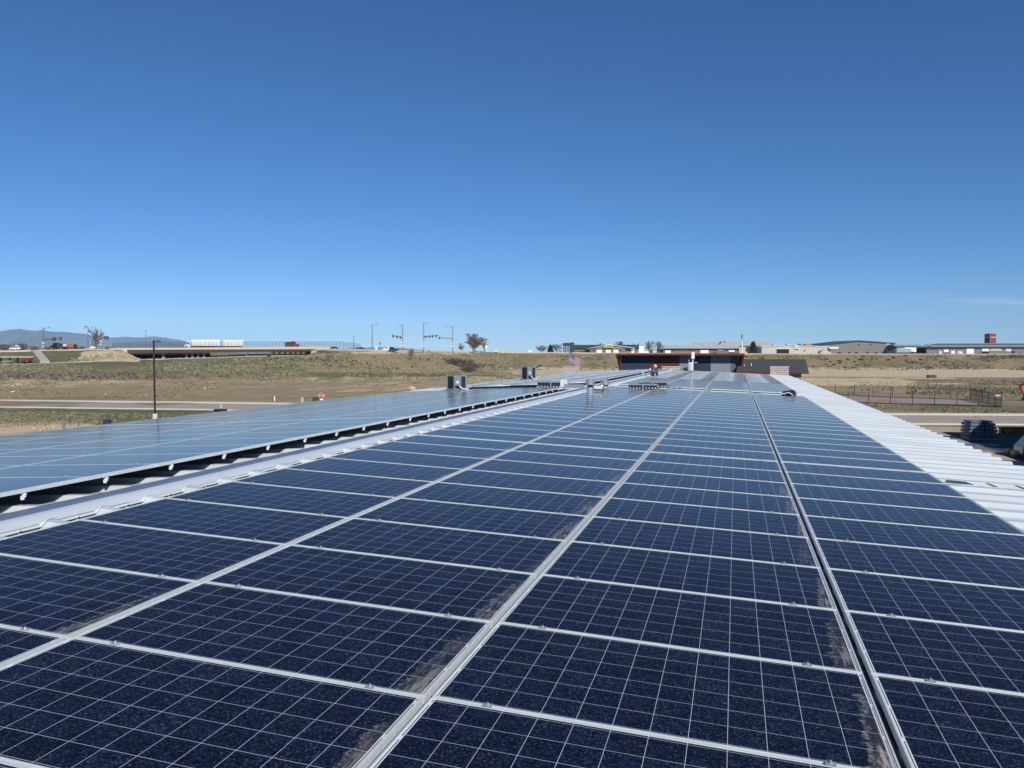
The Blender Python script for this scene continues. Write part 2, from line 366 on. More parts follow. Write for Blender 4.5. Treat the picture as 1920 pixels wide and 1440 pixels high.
cm_ = nt.nodes.new('ShaderNodeMix'); cm_.data_type = 'RGBA'; nt.links.new(wm('MULTIPLY', wm('MULTIPLY', ga_, nz_.outputs['Fac']), .55), cm_.inputs[0]); nt.links.new(hs.outputs[0], cm_.inputs[6]); cm_.inputs[7].default_value = (6.5, 7.6, 9.0, 1); nt.links.new(cm_.outputs[2], bg.inputs[0]); bg.inputs[1].default_value = 0.10
sd = bpy.data.lights.new('sun', 'SUN'); sun = bpy.data.objects.new('sun', sd); COL.objects.link(sun)
sd.energy = 4.5; sd.angle = math.radians(.53); sd.color = (1, .96, .895)
S = Vector((math.sin(SUN_AZ)*math.cos(SUN_EL), math.cos(SUN_AZ)*math.cos(SUN_EL), math.sin(SUN_EL)))
sun.rotation_euler = (-S).to_track_quat('-Z', 'Y').to_euler()
SC.view_settings.view_transform = 'Standard'; SC.view_settings.look = 'None'; SC.view_settings.exposure = 0.0; SC.view_settings.gamma = 1

# ------------------------------------------------------------------ terrain
# per picture column: distances (m) and heights of the land profile away from the camera
def prof(px, pts):          # pts: (y in picture or None for z given, dist, z)
    out = []
    for y, d, z in pts:
        if y is not None:
            r = ray(px, y); z = EYE+r[2]/math.hypot(r[0], r[1])*d
        out.append((d, z))
    return out
N_ = None
COLS = [(-200, [(N_,190,0),(686,232,0),(686,238,0),(661,262,0),(660,270,0),(660,300,0),(N_,900,6.6)]),
        (0,   [(N_,195,0),(685,235,0),(685,241,0),(661,266,0),(659.5,274,0),(659.5,300,0),(N_,900,6.6)]),
        (150, [(N_,200,0),(680,238,0),(680,244,0),(659,270,0),(657,278,0),(657,310,0),(N_,900,6.6)]),
        (190, [(N_,200,0),(678,240,0),(677,246,0),(659,262,0),(656,272,0),(656,310,0),(N_,900,6.6)]),
        (228, [(N_,200,0),(676,242,0),(675,247,0),(664,256,0),(657,266,0),(657,310,0),(N_,900,6.6)]),
        (262, [(N_,200,0),(675.3,243,0),(675,248,0),(674.6,256,0),(674,266,0),(672,310,0),(N_,900,6.6)]),
        (400, [(N_,205,0),(671.5,252,0),(671,258,0),(670.7,264,0),(670.3,272,0),(661.5,330,0),(N_,900,6.6)]),
        (480, [(N_,208,0),(668.6,257,0),(668,263,0),(667.3,268,0),(667,274,0),(661.5,330,0),(N_,900,6.6)]),
        (575, [(N_,212,0),(667.5,262,0),(667,268,0),(665.5,272,0),(665,276,0),(660,330,0),(N_,900,6.6)]),
        (596, [(N_,213,0),(668,262,0),(667.5,268,0),(659,274,0),(656,280,0),(656,330,0),(N_,900,6.6)]),
        (650, [(N_,218,0),(673,262,0),(668,272,0),(660,286,0),(656.5,294,0),(656.5,330,0),(N_,900,6.6)]),
        (720, [(N_,225,0),(676,275,0),(668,295,0),(660,312,0),(658,320,0),(658,350,0),(N_,900,6.6)]),
        (870, [(N_,300,0),(676,345,0),(668,368,0),(661,385,0),(659.5,392,0),(659.5,425,0),(N_,900,6.6)]),
        (960, [(N_,385,0),(681,405,0),(672,418,0),(662.5,430,0),(661.5,434,0),(661.5,470,0),(N_,900,6.8)]),
        (1160,[(N_,400,0),(682,415,0),(673,427,0),(664,438,0),(663,442,0),(663,480,0),(N_,900,6.8)]),
        (1500,[(N_,402,0),(683,417,0),(674,429,0),(665.3,440,0),(664.5,444,0),(664.5,480,0),(N_,900,6.8)]),
        (2100,[(N_,402,0),(683,417,0),(674,429,0),(665.8,440,0),(665.2,444,0),(665.2,480,0),(N_,900,6.8)])]
COLP = [(p, prof(p, q)) for p, q in COLS]
def terrain_z(x, y):
    d = math.hypot(x, y); th = math.atan2(x, y)-YAW
    if abs(th) > 1.3: px = -2000 if th < 0 else 3000
    else: px = 960+F*math.tan(th)
    if px <= COLP[0][0]: pr = COLP[0][1]
    elif px >= COLP[-1][0]: pr = COLP[-1][1]
    else:
        for (p0, a), (p1, b) in zip(COLP, COLP[1:]):
            if p0 <= px <= p1:
                t = (px-p0)/(p1-p0); pr = [(u[0]*(1-t)+v[0]*t, u[1]*(1-t)+v[1]*t) for u, v in zip(a, b)]; break
    back = 1.0 if abs(th) < 1.5 else max(0, 1-(abs(th)-1.5)/.4)
    if d <= pr[0][0]: z = 0
    elif d >= pr[-1][0]: z = pr[-1][1]
    else:
        for (d0, z0), (d1, z1) in zip(pr, pr[1:]):
            if d0 <= d <= d1: t = (d-d0)/(d1-d0); z = z0+(z1-z0)*t; break
    return z*back
def smooth_noise(x, y, s, seed=0):
    x = x/s+seed*13.7; y = y/s-seed*7.1; xi, yi = math.floor(x), math.floor(y); fx, fy = x-xi, y-yi
    fx = fx*fx*(3-2*fx); fy = fy*fy*(3-2*fy)
    def h(a, b): v = math.sin(a*127.1+b*311.7+seed*74.7)*43758.5453; return v-math.floor(v)
    return (h(xi, yi)*(1-fx)+h(xi+1, yi)*fx)*(1-fy)+(h(xi, yi+1)*(1-fx)+h(xi+1, yi+1)*fx)*fy
def cover(px, py, x, y):
    g, t, k = .42, .30, .30
    n = smooth_noise(x, y, 30, 3)-.5
    if px > 560: px += (smooth_noise(x, y, 11, 9)-.5)*150+(smooth_noise(x, y, 5, 4)-.5)*60
    py += (smooth_noise(x, y, 17, 12)-.5)*3
    if px < 930:
        py2 = py+n*4
        if py2 > 766: g, t, k = .62, .30, .28
        elif py2 > 744: g, t, k = .45, .30, .27
        elif py2 > 728: g, t, k = .36, .38, .27
        elif py2 > 712: g, t, k = .33, .46, .28
        elif py2 > 706: g, t, k = .50, .40, .36
        elif py2 > 698: g, t, k = .60, .25, .44
        elif py2 > 684: g, t, k = .55, .33, .32
        elif py2 > 668: g, t, k = .62, .30, .30
        else: g, t, k = .52, .33, .28
        if 140 < px < 262 and 658 < py < 679 and px > 140+(py-658)*-1.0+20: g, t, k = .2, .78, .25
        if px > 590 and py2 < 704: g, t, k = .42, .38, .34
        if 560 < px < 860 and 698 < py2 < 706: g, t, k = .66, .2, .35
        if px > 590 and 706 < py2 < 735: g, t, k = .30, .50, .27
        if px > 650 and py2 < 664: g, t, k = .3, .55, .28
        if py > 792 and px < 180: g, t, k = .35, .55, .3
    else:
        py2 = py+n*3
        if py2 > 758: g, t, k = .50, .30, .32
        elif py2 > 738: g, t, k = .47, .30, .36
        elif py2 > 722: g, t, k = .42, .42, .40
        elif py2 > 692: g, t, k = .22, .82, .22
        elif py2 > 688: g, t, k = .35, .5, .4
        else: g, t, k = .48, .26, .40
        if px < 1180 and 690 < py2 < 722: g, t, k = .3, .60, .28
        if px > 1740 and 708 < py2 < 738: g, t, k = .36, .42, .50
    return g, t, k
angs = np.unique(np.concatenate([np.arange(-44, 46, .3)+math.degrees(YAW), np.arange(-180, 181, 4.0)]))
angs = angs[(angs >= -180) & (angs <= 180)]
if angs[0] > -180: angs = np.concatenate([[-180], angs])
dist = np.concatenate([[1, 30, 50, 60], np.arange(70, 190, 4), np.arange(190, 480, 3.0), [500, 560, 640, 760, 900, 1200, 1800, 3000, 5500, 9000, 13500, 20000]])
V = []; CV = []
for a in angs:
    ra = math.radians(a); sx, sy = math.sin(ra), math.cos(ra)
    for d in dist:
        x, y = sx*d, sy*d; z = terrain_z(x, y)
        if 110 < d < 600: z += (smooth_noise(x, y, 14, 1)-.5)*.45*min(1, (d-110)/60)+(smooth_noise(x, y, 5, 2)-.5)*.22*min(1, (d-110)/60)
        if d > 600: z += -.3
        V.append((x, y, z))
        if y*math.cos(YAW)+x*math.sin(YAW) > 5:
            px, py, _ = project(x, y, z); CV.append(cover(px, py, x, y))
        else: CV.append((.45, .35, .3))
n_d = len(dist); T = []
for i in range(len(angs)-1):
    for j in range(n_d-1): T.append((i*n_d+j, i*n_d+j+1, (i+1)*n_d+j+1, (i+1)*n_d+j))
g = np_mesh('ground', V, T, [M['ground']]); tag(g, kind='structure')
ca = g.data.color_attributes.new('cover', 'FLOAT_COLOR', 'POINT')
ca.data.foreach_set('color', np.concatenate([np.asarray(CV, 'f'), np.ones((len(CV), 1), 'f')], 1).ravel())
g.data.polygons.foreach_set('use_smooth', [True]*len(g.data.polygons))
def gz(x, y): return terrain_z(x, y)

def ribbon(name, pts, width, m, z=.03, side=0, thick=0, follow=False):
    mb = MB(); P = [Vector((p[0], p[1], 0)) for p in pts]; L_ = []; R_ = []
    for i, p in enumerate(P):
        d = (P[min(i+1, len(P)-1)]-P[max(i-1, 0)]).normalized(); nrm = Vector((-d.y, d.x, 0))
        zz = (gz(p.x, p.y) if follow else 0)+z
        if len(pts[i]) > 2: zz = pts[i][2]+z
        for lst, s in ((L_, side+width/2), (R_, side-width/2)): q = p+nrm*s; lst.append((q.x, q.y, zz))
    n = len(P); vs = L_+R_
    fs = [(i, i+n, i+1+n, i+1) for i in range(n-1)]
    if thick:
        vs += [(x, y, zz-thick) for x, y, zz in L_+R_]
        fs += [(n+i, 3*n+i, 3*n+i+1, n+i+1) for i in range(n-1)]+[(i, i+1, 2*n+i+1, 2*n+i) for i in range(n-1)]
        fs += [(0, 2*n, 3*n, n), (n-1, 2*n-1, 4*n-1, 3*n-1)]
    mb.add(vs, fs); return mb.build(name, m)
def resample(pts, step):
    out = []
    for a, b in zip(pts, pts[1:]):
        a = Vector(a); b = Vector(b); n = max(1, int((b-a).length/step))
        out += [tuple(a.lerp(b, k/n)) for k in range(n)]
    return out+[tuple(pts[-1])]
road = [(-400, 52), (-106, 87), (-65, 91.6), (-20, 92.6), (16, 93.2), (32, 96.4), (400, 165)]
tag(ribbon('street', road, 12.4, M['asphalt'], .02), kind='structure')
for s in (1, -1):
    tag(ribbon('kerb', road, .9 if s > 0 else .55, M['kerb'], .14, side=s*6.5, thick=.16), kind='structure')
tag(ribbon('pavement', road, 1.3, M['kerb'], .10, side=8.0, thick=.12), kind='structure')
# side street reaching towards the stop sign and on to the field behind
# concrete lot right of the building
q = MB(); q.add([(5.5, 20, .012), (70, 20, .012), (70, 87, .012), (5.5, 84.0, .012)], [(0, 1, 2, 3)])
tag(q.build('concrete_lot', M['apron']), kind='structure')
a_, b_ = on_ground(1655, 797.5), on_ground(1920, 812)
q = MB(); q.add([(on_ground(1790, 806))[:2]+(.03,), (on_ground(1840, 812))[:2]+(.03,), (on_ground(1960, 815))[:2]+(.03,), (on_ground(1990, 803))[:2]+(.03,), (on_ground(1822, 800))[:2]+(.03,)], [(0, 1, 2, 3, 4)])
tag(q.build('dirt_patch', M['dirt']), kind='structure')
q = MB(); q.box(-60, -17.5, -10, 62, -.02, .012); tag(q.build('car_park', M['concrete']), kind='structure')
# gravel inside the fenced pen
pen = [on_ground(*p) for p in ((1560, 743), (1818, 750), (1877, 762), (1800, 759), (1600, 754), (1540, 750))]
tag(MB().add([(p.x, p.y, .03) for p in pen], [tuple(range(6))]).build('gravel_bed', M['gravel']), kind='structure')
# long dark rail spur across the tan field
sp = [tuple(on_ground(p, y))[:2] for p, y in ((1300, 708.0), (1505, 708.2), (1700, 708.9), (1920, 710), (2200, 711.5))]
tag(ribbon('dirt_track', sp, 2.2, M['brickbrown'], .30, thick=.3), kind='structure')
# foot path on the left slope
pp = []
for p, y, d in ((-150, 687, 236), (0, 684.6, 238), (100, 681, 241), (200, 677.2, 243.5), (290, 674.0, 246), (400, 671.0, 255), (480, 668.3, 260), (540, 667.2, 264), (600, 667.0, 266)):
    r = ray(p, y); h = math.hypot(r[0], r[1]); x, yy = r[0]/h*d, r[1]/h*d; pp.append((x, yy, gz(x, yy)))
tag(ribbon('path', resample(pp, 12), 2.4, M['concrete'], .22, thick=.5), kind='structure')
# road along the crest: right and left
def crest(pxs, d0):
    out = []
    for p in pxs:
        r = ray(p, 664); h = math.hypot(r[0], r[1]); dd = d0(p); x, y = r[0]/h*dd, r[1]/h*dd; out.append((x, y, gz(x, y)))
    return out
tag(ribbon('highway', crest(list(range(930, 2200, 60)), lambda p: 449 if p > 1150 else 438+(p-930)*.05), 12, M['barrier'], .45, thick=.8), kind='structure')
tag(ribbon('highway', crest(list(range(596, 900, 30)), lambda p: np.interp(p, [596, 650, 720, 870, 930], [286, 300, 326, 400, 436])), 10, M['barrier'], .35, thick=.6), kind='structure')
tag(ribbon('highway', crest(list(range(-200, 229, 30)), lambda p: np.interp(p, [-200, 0, 150, 228], [276, 281, 284, 276])), 10, M['barrier'], .35, thick=.6), kind='structure')

# mountains
MS = [(-900, 632), (-500, 622), (-250, 626), (-80, 622), (0, 621), (20, 618), (37, 616), (52, 619), (65, 620), (80, 618), (92, 621), (104, 622.5), (125, 623), (142, 625), (155, 624.8), (175, 631), (207, 633.5), (222, 633), (237, 631), (250, 633), (262, 633.4), (282, 631), (298, 632), (312, 633), (335, 636.5), (352, 641), (400, 649), (470, 654), (600, 655), (700, 651), (745, 652), (790, 656), (870, 661), (1000, 666), (1300, 668)]
V = []; T = []; pxs = list(range(-900, 1301, 6)); ND = 26
for p in pxs:
    ys = np.interp(p, [a for a, _ in MS], [b for _, b in MS])+(smooth_noise(p, 3, 17, 4)-.5)*1.6+(smooth_noise(p, 9, 7, 2)-.5)*.8
    for j in range(ND):
        t = j/(ND-1); d = 11500+5500*t; r = ray(p, ys); h = math.hypot(r[0], r[1]); x, y = r[0]/h*d, r[1]/h*d
        top = EYE+r[2]/h*15900
        s = min(1, t/.8); zz = top*(s**1.25)*(1 if t <= .8 else 1-(t-.8)*1.5)
        nz = (smooth_noise(x, y, 900, 5)-.5)+.5*(smooth_noise(x, y, 380, 6)-.5)+.25*(smooth_noise(x, y, 160, 8)-.5)
        zz += nz*420*math.sin(math.pi*min(1, t/.8))*max(.1, min(1, top/350)) if t < .8 else 0
        if t < .75: zz = min(zz, top/15900*d*(.55+.5*t))
        V.append((x, y, max(-5, zz)))
for i in range(len(pxs)-1):
    for j in range(ND-1): T.append((i*ND+j, (i+1)*ND+j, (i+1)*ND+j+1, i*ND+j+1))
mo = np_mesh('mountains', V, T, [M['mount']]); tag(mo, kind='structure')
mo.data.polygons.foreach_set('use_smooth', [True]*len(mo.data.polygons))

# haze
hz = MB().box(-17500, 17500, -900, 17500, -6, 560).build('haze', []); tag(hz, kind='stuff')
hm = bpy.data.materials.new('haze_air'); hm.use_nodes = True; nt = hm.node_tree; nt.nodes.remove(nt.nodes['Principled BSDF'])
pv = nt.nodes.new('ShaderNodeVolumePrincipled'); pv.inputs['Color'].default_value = (.46, .69, 1.0, 1); pv.inputs['Density'].default_value = 4.0e-5; pv.inputs['Anisotropy'].default_value = -.25
nt.links.new(pv.outputs[0], nt.nodes['Material Output'].inputs['Volume']); hz.data.materials.clear(); hz.data.materials.append(hm)
tag(hz, 'pale blue haze over the far plain and mountains', 'haze')

# ------------------------------------------------------------------ the roof we stand on
RA, RB = EYE-1.5645, -.0422                 # right array: z = RA + RB x (top of the panels)
LXE, LS = -6.43, .048
LA = EYE-1.26-LS*LXE; LB = LS               # left array plane
RIDGE = -5.74; PAN_R = .118; RIBH = .05
def pan_r(x): return RA+RB*x-PAN_R
ZR = pan_r(RIDGE)
def pan_l(x): return ZR+LS*(x-RIDGE)
EAVE_R, EAVE_L, Y0R, Y1R = 4.55, -16.6, -6.0, 73.4
bld = empty('long_building', ((EAVE_R+EAVE_L)/2, (Y0R+Y1R)/2, 0), 'long low building with a white ribbed metal roof covered in solar panels', 'building')
BL = -Vector(bld.location)
def bpart(mb, name, m, parent=None, **k):
    o = mb.build(name, m, parent or bld, **k)
    if parent is None: o.location = BL
    return o
RIBP = .585
def rib_profile(y0, y1):
    out = [(y0, 0)]; k = math.ceil(y0/RIBP)
    while k*RIBP+.1 < y1:
        c = k*RIBP+.03; 
        if c-.10 > y0: out += [(c-.10, 0), (c-.04, RIBH), (c+.04, RIBH), (c+.085, 0), (c+.27, .0), (c+.275, .006), (c+.295, .006), (c+.30, 0)]
        k += 1
    return out+[(y1, 0)]
RP = rib_profile(Y0R, Y1R)
mb = MB()
for (xa, xb, fz) in ((RIDGE, EAVE_R, pan_r), (EAVE_L, RIDGE, pan_l)):
    n = len(RP); vs = [(xa, y, fz(xa)+h) for y, h in RP]+[(xb, y, fz(xb)+h) for y, h in RP]
    mb.add(vs, [(i, i+n, i+n+1, i+1) for i in range(n-1)])
roof = bpart(mb, 'roof', M['roof'])
# eave end caps of the ribs, gutters, fascia, soffit
mb = MB(); mb.box(EAVE_R-.02, EAVE_R+.012, Y0R, Y1R, pan_r(EAVE_R)-.14, pan_r(EAVE_R)-.006)
mb.box(EAVE_L-.012, EAVE_L+.02, Y0R, Y1R, pan_l(EAVE_L)-.14, pan_l(EAVE_L)-.006)
bpart(mb, 'fascia', M['roof'])
mb = MB()                                   # end closures with screws at the right eave
for k in range(int(Y0R/RIBP)+1, int(Y1R/RIBP)):
    c = k*RIBP+.03; z = pan_r(EAVE_R)
    for dx in (.05, .11):
        for yy in (-.19, -.12, .13, .2): mb.tube((EAVE_R-dx, c+yy, z+.0), (EAVE_R-dx, c+yy, z+.008), .008, n=6)
bpart(mb, 'roof_screws', M['bolt']); 
# ridge cap and notched closure
capz = EYE-1.39
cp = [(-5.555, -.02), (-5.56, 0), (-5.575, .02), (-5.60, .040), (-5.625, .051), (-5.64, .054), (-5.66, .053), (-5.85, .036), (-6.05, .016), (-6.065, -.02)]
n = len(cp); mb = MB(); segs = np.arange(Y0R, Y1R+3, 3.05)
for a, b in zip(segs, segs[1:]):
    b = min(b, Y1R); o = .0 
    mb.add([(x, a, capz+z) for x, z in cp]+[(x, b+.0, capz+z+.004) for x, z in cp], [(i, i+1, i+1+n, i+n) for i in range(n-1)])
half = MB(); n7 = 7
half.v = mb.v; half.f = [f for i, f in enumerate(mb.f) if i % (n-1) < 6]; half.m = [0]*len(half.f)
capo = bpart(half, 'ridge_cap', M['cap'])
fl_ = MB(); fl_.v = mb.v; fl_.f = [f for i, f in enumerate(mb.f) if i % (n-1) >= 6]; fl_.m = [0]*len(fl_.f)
bpart(fl_, 'ridge_cap_left', M['cap_left'], parent=capo)
def closure(xt, xb, zt, fz, sgn):
    mb = MB()
    for (ya, ha), (yb, hb) in zip(RP, RP[1:]):
        if yb-ya < 1e-4: continue
        mb.add([(xt, ya, zt), (xt, yb, zt), (xb, yb, fz(xb)+hb+.020), (xb, ya, fz(xb)+ha+.020)], [(0, 1, 2, 3)])
    return mb
bpart(closure(-5.557, -5.53, capz-.022, pan_r, 1), 'ridge_closure', M['roof'])
bpart(closure(-6.063, -6.09, capz-.022, pan_l, -1), 'ridge_closure', M['roof'])
mb = MB(); mb.box(.636, .662, Y0R+2, 33.2, RA-.115, RA-.085); bpart(mb, 'seam_shadow_strip', M['blackplas'])  # black strip added under the seam, paints the shade in the gap
# walls
WT = pan_r(EAVE_R)-.16
mb = MB(); mb.box(EAVE_R-.75, EAVE_R-.5, Y0R+.3, Y1R-.3, 0, pan_r(EAVE_R)-.03); bpart(mb, 'wall', M['wallgrey'])
mb = MB(); mb.box(EAVE_L+.5, EAVE_L+.75, Y0R+.3, Y1R-.3, 0, pan_l(EAVE_L)-.03); bpart(mb, 'wall', M['wallgrey'])
for ya in (Y0R+.3, Y1R-.55):
    mb = MB(); mb.prism([(EAVE_L+.75, 0), (EAVE_R-.75, 0), (EAVE_R-.75, pan_r(EAVE_R-.75)-.02), (RIDGE, ZR-.02), (EAVE_L+.75, pan_l(EAVE_L+.75)-.02)], ya, ya+.25); bpart(mb, 'wall', M['wallgrey'])
# masonry stubs of the fire wall that rise at the far end of the roof
for (pa, pb, yt, yb) in ((1056, 1086, 688.3, 706), (1241, 1275, 688.0, 705), (1444.5, 1479, 688.0, 712)):
    A_, B_ = on_y(pa, yt, Y1R-.35), on_y(pb, yb, Y1R-.35)
    o = MB().box(A_.x, B_.x, Y1R-.35, Y1R-.1, B_.z, A_.z).build('parapet_stub', M['block'], bld); o.location = BL
    c = MB().box(A_.x-.03, B_.x+.03, Y1R-.38, Y1R-.07, A_.z, A_.z+.05).build('coping', M['kerb'], o)

# ------------------------------------------------------------------ solar panels
PW, PL, PT = 1.925, .997, .04               # x length, y width, thickness
def frame_mb(th=.009):
    mb = MB(); a, b = PW/2, PL/2
    mb.box(-a, a, -b, -b+th, -PT, 0); mb.box(-a, a, b-th, b, -PT, 0)
    mb.box(-a, -a+th, -b+th, b-th, -PT, 0); mb.box(a-th, a, -b+th, b-th, -PT, 0)
    return mb
def glass_mb(top=-.004):
    a, b = PW/2-.009, PL/2-.009; return MB().box(-a, a, -b, b, -.012, top)
def clamp_mb(x):
    mb = MB(); y = PL/2+.0075
    mb.box(x-.02, x+.02, y-.0068, y+.0068, -.035, .001); mb.box(x-.02, x+.02, y-.017, y+.017, .001, .005)
    mb.tube((x, y, .005), (x, y, .010), .008, n=6); mb.tube((x, y, .010), (x, y, .017), .004, n=6); return mb
def foot_mb(x):
    mb = MB(); e = PW/2
    mb.box(e-.04, e-.006, -.232, -.206, -.085, -.04); mb.box(e-.028, e-.004, -.25, -.228, -.105, -.07); mb.tube((e-.01, -.218, -.055), (e+.012, -.218, -.055), .006, n=6)
    return mb
proto = empty('solar_panel', (0, 0, 0), 'x', 'solar panel')
frame_mb().build('frame', M['alu'], proto, bevel=.0012)
glass_mb().build('cell_sheet', M['cells'], proto)
clamp_mb(-.70).build('clamp', M['bolt'], proto); clamp_mb(.70).build('clamp', M['bolt'], proto)
flatP = copy_tree(proto); flush_ = glass_mb(-.0006).build('tmp', M['cells']); fmesh = flush_.data; bpy.data.objects.remove(flush_)
for ch_ in flatP.children:
    if ch_.name.startswith('cell_sheet'): ch_.data = fmesh
protoL = copy_tree(flatP); foot_mb(0).build('mounting_foot', M['white'], protoL)
used = {0: False, 1: False, 2: False}
seam = [(-5.158, -3.247), (-3.219, -1.309), (-1.279, .629), (.668, 2.645)]
XC = [(a+b)/2 for a, b in seam]
RPITCH = 1.012
def rowy(k, extra=True): return 3.222+k*RPITCH+RPITCH/2+(.085 if k >= 9 else 0)-.01
cnt_total = 0
def place(src, x, y, a, b, dirt, label, group, rot=None, sx=1.0):
    global cnt_total
    ki = 0 if src is proto else (1 if src is protoL else 2)
    first = not used[ki]
    if first: o = src; used[ki] = True
    else: o = copy_tree(src)
    o.location = (x, y, a+b*x); o.rotation_euler = (0, -math.atan(b), 0) 
    o.scale = (sx, 1, 1)
    o['label'] = label; o['category'] = 'solar panel'; o['group'] = group
    for ch in o.children: ch.color = (dirt, 0, 0, 1)
    cnt_total += 1
    return o
colname = ['column beside the ridge cap', 'second column from the ridge cap', 'third column from the ridge cap', 'column beside the white eave']
def visible(x, y, z, hx=.96, hy=.5):
    for sx in (-1, -.5, 0, .5, 1):
        for sy in (-1, 0, 1):
            a, b, k = project(x+sx*hx, y+sy*hy, z)
            if k > .3 and 0 <= a <= 1920 and 0 <= b <= 1440: return True
    return False
for c in range(4):
    vis = 0
    for k in range(-3, 30):
        x, y = XC[c], rowy(k)+.007*XC[c]
        v = visible(x, y, RA+RB*x)
        if not v and not (k >= -2 and c >= 1): continue
        if v: vis += 1
        lab = f"dark blue solar panel, {ordn(vis)} from the bottom in the {colname[c]}" if v else "dark blue solar panel just below the photo's lower edge"
        d = [.8, .95, 1.0, .5][c]*random.choice((.3, .6, .8, 1, 1.15))*random.uniform(.8, 1.1)
        o = place(proto, x, y, RA, RB, min(1, d), lab, 'solar panels in the near right array', sx=(seam[c][1]-seam[c][0])/PW)
        if k == 9 - 1:      # lifted clamps in the expansion gap
            pass
# left array
LCN = ['ridge-side', 'second', 'third', 'outermost']
LXC = [LXE-.9625-i*1.945 for i in range(4)]
LGAPY = 26.3
for c in range(4):
    vis = 0
    for k in range(-2, 29):
        y = 3.05+k*RPITCH+(.09 if 3.05+k*RPITCH > 14.8 else 0)+(.28 if False else 0)
        x = LXC[c]
        v = visible(x, y, LA+LB*x)
        if not v and not (k >= 0 and c == 0): continue
        if v: vis += 1
        lab = f"glossy solar panel, {ordn(vis)} from the left in the {LCN[c]} column of the left slope" if v else "solar panel just outside the photo's left edge"
        place(protoL if c == 0 else flatP, x, y, LA, LB, .0, lab, 'solar panels in the near left array', sx=1.0)
# further arrays: the nearest rows one by one, the rest as one mass
Y2 = 36.2
FARN = 14; rest = []
NR2 = 33
for c in range(4):
    for k in range(NR2):
        x = XC[c]; y = Y2+.5+k*RPITCH
        if k < FARN-3 and cnt_total < 298:
            place(proto, x, y, RA+.0, RB, .25, f"greyish solar panel, {ordn(k+1)} row past the roof gap in {colname[c]}", 'solar panels in the far right array', sx=(seam[c][1]-seam[c][0])/PW)
        else: rest.append((x, y, RA, RB, (seam[c][1]-seam[c][0])/PW))
for c in range(4):
    for k in range(36):
        x = LXC[c]; y = 36.6+k*RPITCH
        if y < 72: rest.append((x, y, LA, LB, 1.0))
fm, gm = frame_mb(), glass_mb()
def mass(mb_src, name, m, parent):
    V = np.array(mb_src.v); out = []; Fs = []; o = 0; Fa = np.array(mb_src.f)
    for (x, y, a, b, s) in rest:
        ang = math.atan(b); P = V.copy(); P[:, 0] *= s; q = P.copy()
        q[:, 0] = P[:, 0]*math.cos(ang)-P[:, 2]*math.sin(ang)+x; q[:, 2] = P[:, 0]*math.sin(ang)+P[:, 2]*math.cos(ang)+a+b*x; q[:, 1] += y
        out.append(q); Fs.append(Fa+o); o += len(V)
    return np_mesh(name, np.concatenate(out), np.concatenate(Fs), [m], parent=parent)
fa = mass(fm, 'far_solar_panels', M['alu'], None)
tag(fa, 'mass of far solar panels reflecting pale sky beyond the roof gap', 'solar panels', kind='stuff')
# cell sheets of the far mass: plain glass, too far to show cells
M['farcells'] = mat('far_solar_glass', (.012, .018, .04), .24, 0, .1, 1, spec=.5)
fb_ = M['farcells'].node_tree.nodes['Principled BSDF']; fb_.inputs['IOR'].default_value = 1.08; fb_.inputs['Sheen Weight'].default_value = .6; fb_.inputs['Sheen Roughness'].default_value = SHR; fb_.inputs['Sheen Tint'].default_value = (.80, .92, 1, 1)
gl = mass(gm, 'glass_sheet', M['farcells'], fa); tag(gl, kind='stuff')

# ------------------------------------------------------------------ things on the roof
def on_r(px, py): return on_plane(px, py, RA, RB)
def on_l(px, py): return on_plane(px, py, LA, LB)
def condenser(px, py, wpx, hpx, label, on):
    p = on(px, py); D = p.x*WV[0]+p.y*WV[1]; w = wpx*D/F/1.12; h = hpx*D/F
    e = empty('condenser_unit', p, label, 'air conditioner', 'condenser units on the left slope', RZ+.62)
    a = w/2/1.0*.92
    MB().box(-a, a, -a, a, .05, h-.03).build('coil_guard', M['louver'], e, bevel=.02)
    mb = MB()
    for sx in (-1, 1):
        for sy in (-1, 1): mb.box(sx*a-.035, sx*a+.035, sy*a-.035, sy*a+.035, .04, h-.03)
    mb.box(-a-.02, a+.02, -a-.02, a+.02, h-.05, h); mb.box(-a-.03, a+.03, -a-.03, a+.03, .0, .05)
    mb.build('casing', M['silver'], e, bevel=.01)
    mb = MB(); mb.box(-a-.04, -a*.0, -a-.10, -a-.005, h*.28, h*.97); mb.build('service_panel', M['silver'], e, bevel=.01)
    mb = MB(); mb.tube((0, 0, h), (0, 0, h+.03), a*.75, a*.7, 16); mb.build('fan_grille', M['louver'], e)
    mb = MB(); P = [(-a*.3, -a-.07, h*.28), (-a*.1, -a-.16, h*.12), (a*.25, -a-.26, .05), (a*.7, -a-.36, .04)]
    for s, r in ((0, .025), (.05, .018)):
        for i in range(3): mb.tube(Vector(P[i])+Vector((s, s, 0)), Vector(P[i+1])+Vector((s, s, 0)), r)
    mb.build('refrigerant_line', M['white'], e)
    mb = MB(); mb.box(-a*.9, -a*.55, -a-.14, -a-.06, h*.45, h*.62); mb.build('disconnect_box', M['white'], e)
    mb = MB(); mb.box(-a-.12, -a+.1, -a-.1, a+.1, -.1, 0); mb.box(a-.1, a+.12, -a-.1, a+.1, -.1, 0); mb.build('skid', M['greywood'], e)
condenser(856, 730.5, 31, 27, 'grey condenser unit standing out on the left array, nearer of the two', on_l)
condenser(991, 711.5, 22, 24, 'grey condenser unit on the left slope beside the field, farther of the two', on_l)
